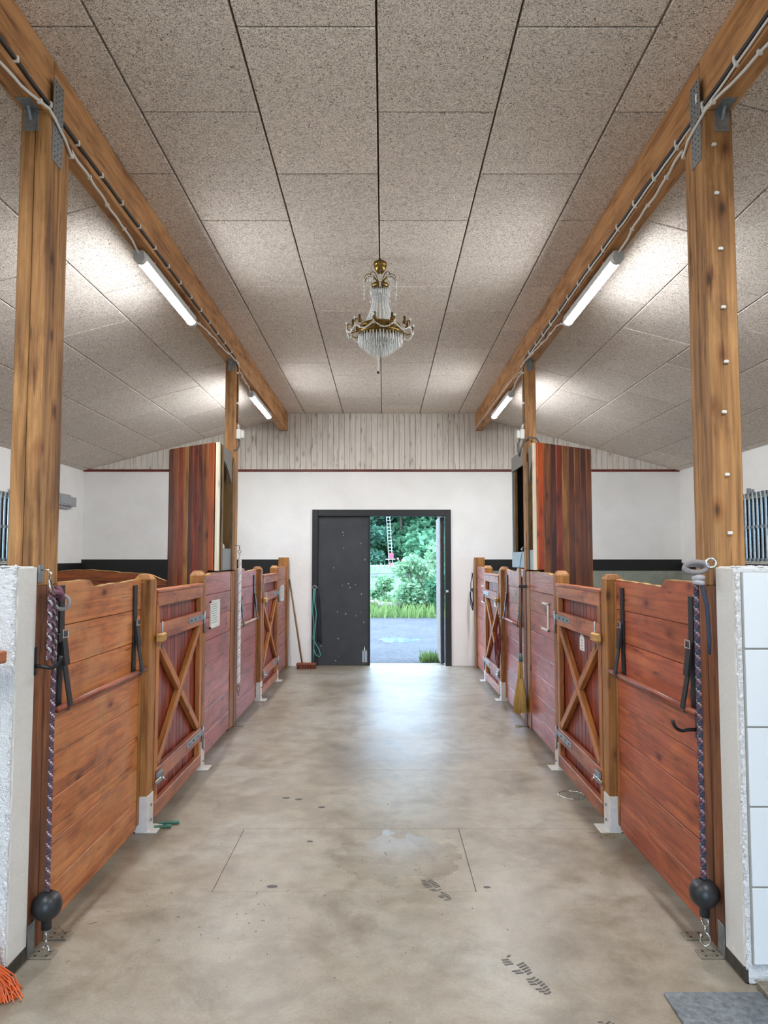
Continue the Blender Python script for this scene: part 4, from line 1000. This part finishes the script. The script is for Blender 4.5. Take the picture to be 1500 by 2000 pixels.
# lead ropes by the door
o = thing('lead_rope', (-1.03, FY - 0.05, 1.18), 'turquoise lead ropes hanging left of the black door', 'lead rope')
yd = FY - 0.05
m = MB(); ring(m, (-1.03, yd, 1.20), 0.03, 0.006, (0.2, 1, 0)); m.tube([(-1.06, yd + .02, 1.22), (-0.98, yd, 1.20)], 0.006, 6); m.done('snap_hooks', M['steel'], o, smooth=True)
MB().tube([(-1.02, yd, 1.19), (-1.03, yd, 1.0), (-1.00, yd, 0.8), (-1.025, yd, 0.5), (-1.04, yd, 0.25), (-1.045, yd, 0.03)], 0.009, 8).done('rope', M['turq'], o, smooth=True)
MB().tube([(-1.04, yd, 1.18), (-1.06, yd, 0.85), (-1.035, yd, 0.62), (-1.05, yd, 0.42), (-1.02, yd, 0.36), (-0.96, yd, 0.26), (-0.93, yd, 0.17), (-0.955, yd, 0.14), (-1.01, yd, 0.18), (-1.045, yd, 0.28)], 0.008, 8).done('rope', M['turq'], o, smooth=True)
o = thing('hanging_rug', (-0.99, FY - 0.015, 0.4), 'dark cloth hanging behind the turquoise ropes', 'cloth')
m = MB(); n = 10
for i in range(n + 1):
    for j in range(9):
        u = i / n; v_ = j / 8; m.v.append(Vector((-1.03 + 0.11 * u * (0.6 + 0.4 * v_) , FY - 0.028 - 0.012 * math.sin(u * 9 + v_ * 2), 1.10 - 0.78 * v_ + 0.05 * math.sin(u * 3))))
for i in range(n):
    for j in range(8): a = i * 9 + j; m.f.append((a, a + 1, a + 10, a + 9))
q = m.done('cloth', M['darkcloth'], o, smooth=True); q.modifiers.new('thick', 'SOLIDIFY').thickness = 0.004
# halters
def halter(s, y, z, mat, label, H=0.45):
    o = thing('halter', (s * 1.37, y, z), label, 'halter', 'halters on the stall posts')
    def loop(pts, r=0.007): MB().tube(pts, r, 6, closed=True).done('strap', mat, o, smooth=True)
    x = s * 1.37
    loop([(x, y, z), (x - s * .02, y + .05, z - H * .3), (x - s * .02, y + .06, z - H * .7), (x, y + .01, z - H), (x + s * .005, y - .04, z - H * .7), (x + s * .01, y - .03, z - H * .3)])
    loop([(x - s * .005, y + .01, z - H * .45), (x - s * .03, y + .07, z - H * .6), (x - s * .02, y + .06, z - H * .95), (x, y, z - H * 1.1), (x + s * .004, y - .05, z - H * .9), (x + s * .004, y - .03, z - H * .6)], 0.009)
    m = MB(); ring(m, (x - s * .01, y + .02, z - H * .5), 0.018, 0.004, (1, 0.2, 0)); ring(m, (x - s * .01, y + .03, z - H), 0.018, 0.004, (1, 0.2, 0)); m.done('rings', M['steel'], o, smooth=True)
    MB().tube([(s * 1.395, y, z + 0.01), (x - s * 0.01, y, z - 0.01), (x - s * 0.012, y, z + 0.015)], 0.005, 6).done('hook', M['iron'], o)
halter(1, 8.655, 0.98, M['halter_red'], 'dark red halter hanging on the farther right gate post', 0.55)
halter(1, 8.58, 0.95, M['halter_red'], 'dark red halter hanging beside the farther right gate post', 0.4)
halter(1, 11.10, 1.42, M['leather'], 'black halter high on the far right end post', 0.5)
# drain, mat, kerb, debris
o = thing('floor_drain', (1.33, 5.22, 0), 'round metal drain cover on the floor by the nearer right gate', 'drain')
MB().lathe([(0.0, 0.004), (0.075, 0.004), (0.085, 0.007), (0.095, 0.005), (0.097, 0.0)], (1.335, 5.22, 0), 28).done('cover', M['steel_dull'], o, smooth=True)
m = MB(); ring(m, (1.335, 5.22, 0.007), 0.088, 0.004, (0, 0, 1), 28, 6); m.done('rim', M['chrome'], o, smooth=True)
o = thing('rubber_mat', (1.6, 2.6, 0), 'worn dark rubber mat in the bottom right corner', 'mat')
B('sheet', M['mat_rub'], o, 1.09, 1.46, 1.2, 2.89, 0.0, 0.012, 0.004)
o = B('trim_2', M['steel_dull'], None, 1.462, 1.55, 1.2, 2.93, 0.0, 0.03, 0.004); tag(o, 'grey metal kerb along the tiled wall', 'kerb', kind='structure')
for (xx, yy, a, sc2) in ((0.60, 3.02, 0.62, 1.0), (0.30, 3.76, 0.75, 0.9), (0.86, 2.62, 0.6, 0.8)):
    o = thing('shoe_print', (xx, yy, 0), {0.60: 'clear dark shoe print on the floor at the lower right', 0.30: 'wet shoe print beside the damp patch', 0.86: 'faint shoe print near the rubber mat'}[xx], 'shoe print')
    m = MB()
    for i in range(17):
        f_ = i / 16
        if 0.38 < f_ < 0.47: continue
        w_ = 0.030 * math.sqrt(max(0.02, 1 - ((f_ - 0.2) / 0.24) ** 2)) if f_ <= 0.4 else 0.044 * math.sqrt(max(0.02, 1 - ((f_ - 0.73) / 0.32) ** 2))
        for q in (-1, 1):
            if random.random() < 0.18: continue
            pts = []
            for (du, dv) in ((0, 0.08), (0.0095, 0.08), (0.0095, 0.95), (0, 0.95)):
                uu = (f_ * 0.28 + du + 0.008 * dv - 0.14) * sc2; vv = q * dv * w_ * sc2
                pts.append((xx - uu * 0.41 + vv * 0.91, yy + uu * 0.91 + vv * 0.41))
            if q < 0: pts = pts[::-1]
            m.prism(pts, 'z', 0.0002, 0.0009)
    tag(m.done('print_marks', M['grime'], o), kind='stuff')
for i, (xx, yy) in enumerate(((-0.53, 3.81), (0.55, 3.80), (-0.38, 4.99), (-0.55, 5.15), (-0.64, 5.18), (-0.4, 4.4))):
    m = MB(); r = random.uniform(0.012, 0.022)
    m.lathe([(0, 0.0015), (r * 0.8, 0.0012), (r, 0.0002)], (0, 0, 0), 12)
    for q in m.v: q.x = q.x * 1.5 + xx; q.y = q.y + yy
    o = m.done('floor_stain', M['grime'], None, (xx, yy, 0))
    tag(o, ['small dark oil spot on the lower left of the aisle floor', 'small dark spot right of the damp patch', 'black spot in mid aisle, the largest of the trio', 'black spot in mid aisle, middle of the trio', 'black spot in mid aisle, leftmost of the trio', 'tiny dark spot left of the slab joint'][i], 'stain')
m = MB()
for (xx, yy, n, sp) in ((-1.37, 4.60, 60, 0.08), (1.37, 4.52, 90, 0.09), (1.33, 6.0, 30, 0.06), (-1.34, 5.95, 20, 0.06), (1.34, 7.30, 20, 0.05), (-1.42, 3.4, 25, 0.3), (0.2, 4.0, 60, 1.2), (-0.6, 3.4, 40, 0.9)):
    for i in range(n):
        a = random.uniform(0, 2 * PI); q = abs(random.gauss(0, sp * 0.6)); L_ = random.uniform(0.004, 0.022) if sp < 0.5 else random.uniform(0.002, 0.006); b_ = random.uniform(0, PI)
        px, py = xx + q * math.cos(a), yy + q * math.sin(a)
        if abs(px) > 1.43: continue
        m.bar((px - L_ * math.cos(b_), py - L_ * math.sin(b_), 0.002), (px + L_ * math.cos(b_), py + L_ * math.sin(b_), 0.003), 0.003, 0.002)
tag(m.done('hay_scraps', M['hay'], None, (0, 4, 0)), 'scattered hay scraps around the gate post feet', 'hay', kind='stuff')
o = thing('green_peg', (-1.30, 4.66, 0), 'two green plastic pieces on the floor by the left gate post', 'litter')
for (a, b_) in (((-1.37, 4.60, 0.012), (-1.27, 4.61, 0.014)), ((-1.36, 4.66, 0.012), (-1.24, 4.68, 0.014))): MB().tube([a, b_], [0.007, 0.012], 8).done('piece', M['green_pl'], o)

# ================================================================ outside the door
gd = MB(); gd.box(-30, 30, FY + 0.25, 21.3, -0.3, -0.03); go = gd.done('gravel_yard', M['gravel'], None, (0, 16, 0)); tag(go, 'grey gravel yard outside the door', 'ground', kind='structure')
gd = MB(); gd.hexa([(-60, 21.3, -0.4), (60, 21.3, -0.4), (60, 34, -0.4), (-60, 34, -0.4), (-60, 21.3, -0.02), (60, 21.3, -0.02), (60, 34, 0.75), (-60, 34, 0.75)])
go = gd.done('weedy_bank', M['soil'], None, (0, 27, 0)); tag(go, 'weedy bank beyond the yard', 'ground', kind='structure')
go = MB().box(-60, 60, 34, 40, -0.4, 0.80).done('gravel_track', M['gravel'], None, (0, 37, 0)); tag(go, 'pale gravel strip beyond the bank', 'ground', kind='structure')
go = MB().hexa([(-60, 40, -0.4), (60, 40, -0.4), (60, 46, -0.4), (-60, 46, -0.4), (-60, 40, 0.82), (60, 40, 0.82), (60, 46, 1.12), (-60, 46, 1.12)]).done('verge', M['soil'], None, (0, 43, 0)); tag(go, 'grass verge by the road', 'ground', kind='structure')
go = MB().box(-60, 60, 46, 54, -0.4, 1.14).done('road', M['road'], None, (0, 50, 0)); tag(go, 'pale road in the distance', 'road', kind='structure')
go = MB().box(-80, 80, 54, 110, -0.4, 1.0).done('forest_floor', M['soil'], None, (0, 80, 0)); tag(go, 'ground under the trees', 'ground', kind='structure')
for s, nm in ((-1, 'left'), (1, 'right')):
    go = MB().box(s * 4.9, s * 60, -20, FY + 0.25, -0.3, -0.03).done('lawn_' + nm, M['soil'], None, (s * 20, 4, 0)); tag(go, 'grass beside the stable', 'ground', kind='structure')
go = MB().box(-4.9, 4.9, -20, -3.4, -0.3, -0.03).done('gravel_forecourt', M['gravel'], None, (0, -10, 0)); tag(go, 'gravel behind the stable', 'ground', kind='structure')
m = MB(); pr = []
for i in range(40):
    a = 2 * PI * i / 40; r = 1 + 0.12 * math.sin(3 * a + 1) + 0.08 * math.sin(5 * a); pr.append((0.35 + 0.42 * r * math.cos(a), 15.2 + 0.4 * r * math.sin(a)))
o = m.prism(pr, 'z', -0.04, -0.026).done('puddle', M['puddle'], None); tag(o, 'shallow puddle in the gravel yard', 'puddle')
def blades(m, x0, x1, y0, y1, n, h0, h1, zf, w_=0.012):
    for i in range(n):
        xx, yy = random.uniform(x0, x1), random.uniform(y0, y1); z = zf(xx, yy); a = random.uniform(0, PI); h = random.uniform(h0, h1)
        dx_, dy_ = math.cos(a) * w_, math.sin(a) * w_; lx, ly = random.gauss(0, h * 0.25), random.gauss(0, h * 0.25)
        m.add([(xx - dx_, yy - dy_, z), (xx + dx_, yy + dy_, z), (xx + lx * 0.4 + dx_ * .8, yy + ly * 0.4 + dy_ * .8, z + h * 0.6), (xx + lx * .4 - dx_ * .8, yy + ly * .4 - dy_ * .8, z + h * .6), (xx + lx, yy + ly, z + h)], [(0, 1, 2, 3), (3, 2, 4)])
zbk = lambda x_, y_: -0.02 + max(0, (y_ - 21.3)) / 12.7 * 0.77
m = MB(); blades(m, -4, 7, 20.7, 23.2, 6000, 0.08, 0.42, lambda a, b_: min(zbk(a, b_), zbk(a, b_)) if b_ > 21.3 else -0.03, 0.016)
tag(m.done('tall_grass', M['grass'], None, (0, 22, 0)), 'bright tall grass along the gravel yard edge', 'grass', kind='stuff')
m = MB(); blades(m, -8, 12, 23.2, 33, 2600, 0.1, 0.4, zbk, 0.02); blades(m, -10, 14, 40, 46, 1500, 0.1, 0.4, lambda a, b_: 0.82 + (b_ - 40) / 6 * 0.3, 0.03)
tag(m.done('bank_weeds', M['leaf_pale'], None, (0, 27, 0)), 'pale weeds on the bank beyond the yard', 'weeds', kind='stuff')
m = MB(); blades(m, 0.62, 1.0, 11.95, 12.35, 260, 0.06, 0.2, lambda a, b_: -0.03, 0.008)
tag(m.done('grass_tuft', M['grass'], None, (0.83, 12.1, -0.03)), 'small grass tuft in the gravel just outside the door', 'grass', kind='stuff')
def leaves(m, blobs, n, size):
    for i in range(n):
        c, R = random.choice(blobs); d = Vector((random.gauss(0, 1), random.gauss(0, 1), random.gauss(0, 1))).normalized() * (random.random() ** 0.4)
        p = Vector(c) + Vector((d.x * R[0], d.y * R[1], d.z * R[2]))
        a = Vector((random.gauss(0, 1), random.gauss(0, 1), random.gauss(0, 0.6))).normalized(); b_ = a.cross(Vector((random.gauss(0, 1), random.gauss(0, 1), random.gauss(0, 1)))).normalized()
        s_ = size * random.uniform(0.6, 1.3); m.add([p - a * s_, p + b_ * s_ * 0.5, p + a * s_, p - b_ * s_ * 0.5], [(0, 1, 2, 3)])
def tree(x_, y_, H, z0, mat, label, n=5200, size=0.26, w_=1.0, name='broadleaf_tree', group='trees beyond the road'):
    o = thing(name, (x_, y_, z0), label, 'tree', group)
    MB().tube([(x_, y_, z0 - 0.2), (x_ + 0.1, y_, z0 + H * 0.4), (x_, y_ + 0.1, z0 + H * 0.8)], [H * 0.018, H * 0.013, H * 0.005], 8).done('trunk', M['bark'], o, smooth=True)
    bl = []
    for i in range(16):
        a = random.uniform(0, 2 * PI); zz = random.uniform(0.08, 0.95); rr_ = H * 0.24 * w_ * math.sin(PI * (0.12 + 0.8 * zz)) 
        bl.append(((x_ + rr_ * math.cos(a) * random.uniform(0.3, 1), y_ + rr_ * math.sin(a) * random.uniform(0.3, 1), z0 + H * zz), (H * 0.14, H * 0.14, H * 0.10)))
    m = MB(); leaves(m, bl, n, size); m.done('crown', M[mat], o)
    return o
TR = [(-9, 64, 13, 'leaf_deep'), (-4.2, 60, 11, 'leaf_deep'), (-0.6, 66, 15, 'leaf_deep'), (1.4, 61.5, 9, 'leaf_mid'), (4.4, 58, 14, 'leaf_mid'), (8.5, 62, 15, 'leaf_deep'), (13, 60, 12, 'leaf_mid'), (19, 66, 15, 'leaf_deep'), (-15, 62, 13, 'leaf_mid'), (2.6, 70, 19, 'leaf_deep'), (-3, 74, 18, 'leaf_deep'), (6.4, 68, 18, 'leaf_deep'), (-0.4, 78, 20, 'leaf_deep'), (4.6, 80, 20, 'leaf_deep'), (-1.8, 58.5, 7, 'leaf_deep')]
LB = ['deep green tree far left beyond the road', 'low deep green tree left of the mast', 'tall dark tree right behind the mast', 'small mid green tree right of the mast', 'broad light green tree in the middle of the doorway view', 'deep green tree near the right door edge', 'light green tree to the right, hidden by the open leaf', 'far right deep green tree', 'far left light green tree', 'tallest tree at the back of the doorway view', 'tall tree at the back on the left', 'tall tree at the back on the right', 'rearmost dark tree left of the doorway middle', 'rearmost dark tree right of the doorway middle', 'short dark tree at the road left of the mast']
for (x_, y_, H, mt), lb in zip(TR, LB): tree(x_, y_, H, 0.9, mt, lb, 9000 if abs(x_ - 2) < 7 else 3500, 0.30)
for k, (x_, y_) in enumerate(((13, 16), (14, 22), (-13, 16), (-14, 23), (12, 8), (-12, 8))):
    tree(x_, y_, 7, 0, 'leaf_mid', 'tree outside the %s windows, %s of three' % ('right' if x_ > 0 else 'left', ('middle', 'farthest', 'middle', 'farthest', 'nearest', 'nearest')[k]), 2600, 0.2, 1.2, 'garden_tree', 'trees beside the stable')
def bush(x_, y_, R, H, n, mat, label, size=0.07):
    z0 = zbk(x_, y_) if y_ > 21.3 else 0
    o = thing('leafy_bush', (x_, y_, z0), label, 'bush', 'bushes on the bank')
    st_ = MB()
    for i in range(9):
        a = random.uniform(0, 2 * PI); st_.tube([(x_, y_, z0), (x_ + R * .4 * math.cos(a), y_ + R * .4 * math.sin(a), z0 + H * .5), (x_ + R * .7 * math.cos(a), y_ + R * .7 * math.sin(a), z0 + H * random.uniform(.7, 1.0))], [0.015, 0.01, 0.004], 5)
    st_.done('stems', M['bark'], o)
    bl = [((x_ + random.uniform(-.6, .6) * R, y_ + random.uniform(-.6, .6) * R, z0 + H * random.uniform(.15, .9)), (R * .45, R * .45, H * .18)) for i in range(12)]
    m = MB(); leaves(m, bl, n, size); m.done('foliage', M[mat], o)
bush(1.05, 22.6, 0.75, 1.75, 3200, 'leaf_pale', 'pale feathery bush in the middle of the doorway view')
bush(1.75, 22.2, 0.6, 1.25, 2200, 'leaf_mid', 'green bush at the right edge of the doorway view')
bush(-0.1, 24.5, 0.5, 0.9, 1200, 'leaf_pale', 'small pale bush left in the doorway view')
bush(1.9, 24.0, 0.7, 2.1, 2000, 'leaf_pale', 'tall pale bush behind the right one')
bush(-2.2, 23.0, 0.8, 1.4, 1500, 'leaf_mid', 'bush hidden left behind the black door leaf')
bush(3.6, 23.0, 0.9, 1.6, 1500, 'leaf_mid', 'bush hidden right behind the open door leaf')
for k in range(9):
    xx = -0.9 + k * 0.42; yy = 22.4 + random.uniform(-0.3, 0.5); zz = zbk(xx, yy) + 0.1 + random.uniform(0, 0.28); L_ = random.uniform(0.6, 1.5); a = random.uniform(-0.35, 0.35); r = random.uniform(0.05, 0.10)
    m = MB().tube([(xx - L_ / 2, yy, zz - a * 0.3), (xx, yy + 0.1, zz + 0.03), (xx + L_ / 2, yy + 0.15, zz + a * 0.3)], [r, r, r * 0.8], 8)
    tag(m.done('weathered_log', M['log'], None, smooth=True), 'weathered log in the heap at the yard edge, %s from the left' % ('first', 'second', 'third', 'fourth', 'fifth', 'sixth', 'seventh', 'eighth', 'ninth')[k], 'log', 'log heap')
o = thing('lattice_mast', (0.5, 45, 1.1), 'slender white lattice mast with red boxes at its foot', 'mast')
for dx_ in (-0.11, 0.11):
    for dy_ in (-0.11, 0.11): MB().tube([(0.5 + dx_, 45 + dy_, 0.9), (0.18 + dx_ * .8, 45 + dy_ * .8, 6.5)], 0.014, 6).done('leg', M['mast'], o)
for k in range(22):
    t_ = k / 22; xx = 0.5 - 0.32 * t_; zz = 1.9 + 4.5 * t_
    B('rung', M['mast'], o, xx - 0.12, xx + 0.12, 44.88, 44.91, zz - 0.011, zz + 0.011, 0)
B('red_box', M['signal_red'], o, 0.36, 0.64, 44.85, 45.15, 1.62, 1.95, 0.01); B('red_box', M['signal_red'], o, 0.38, 0.62, 44.85, 45.15, 1.15, 1.32, 0.01); B('cross_arm', M['mast'], o, 0.15, 0.75, 44.9, 44.95, 1.56, 1.6, 0)
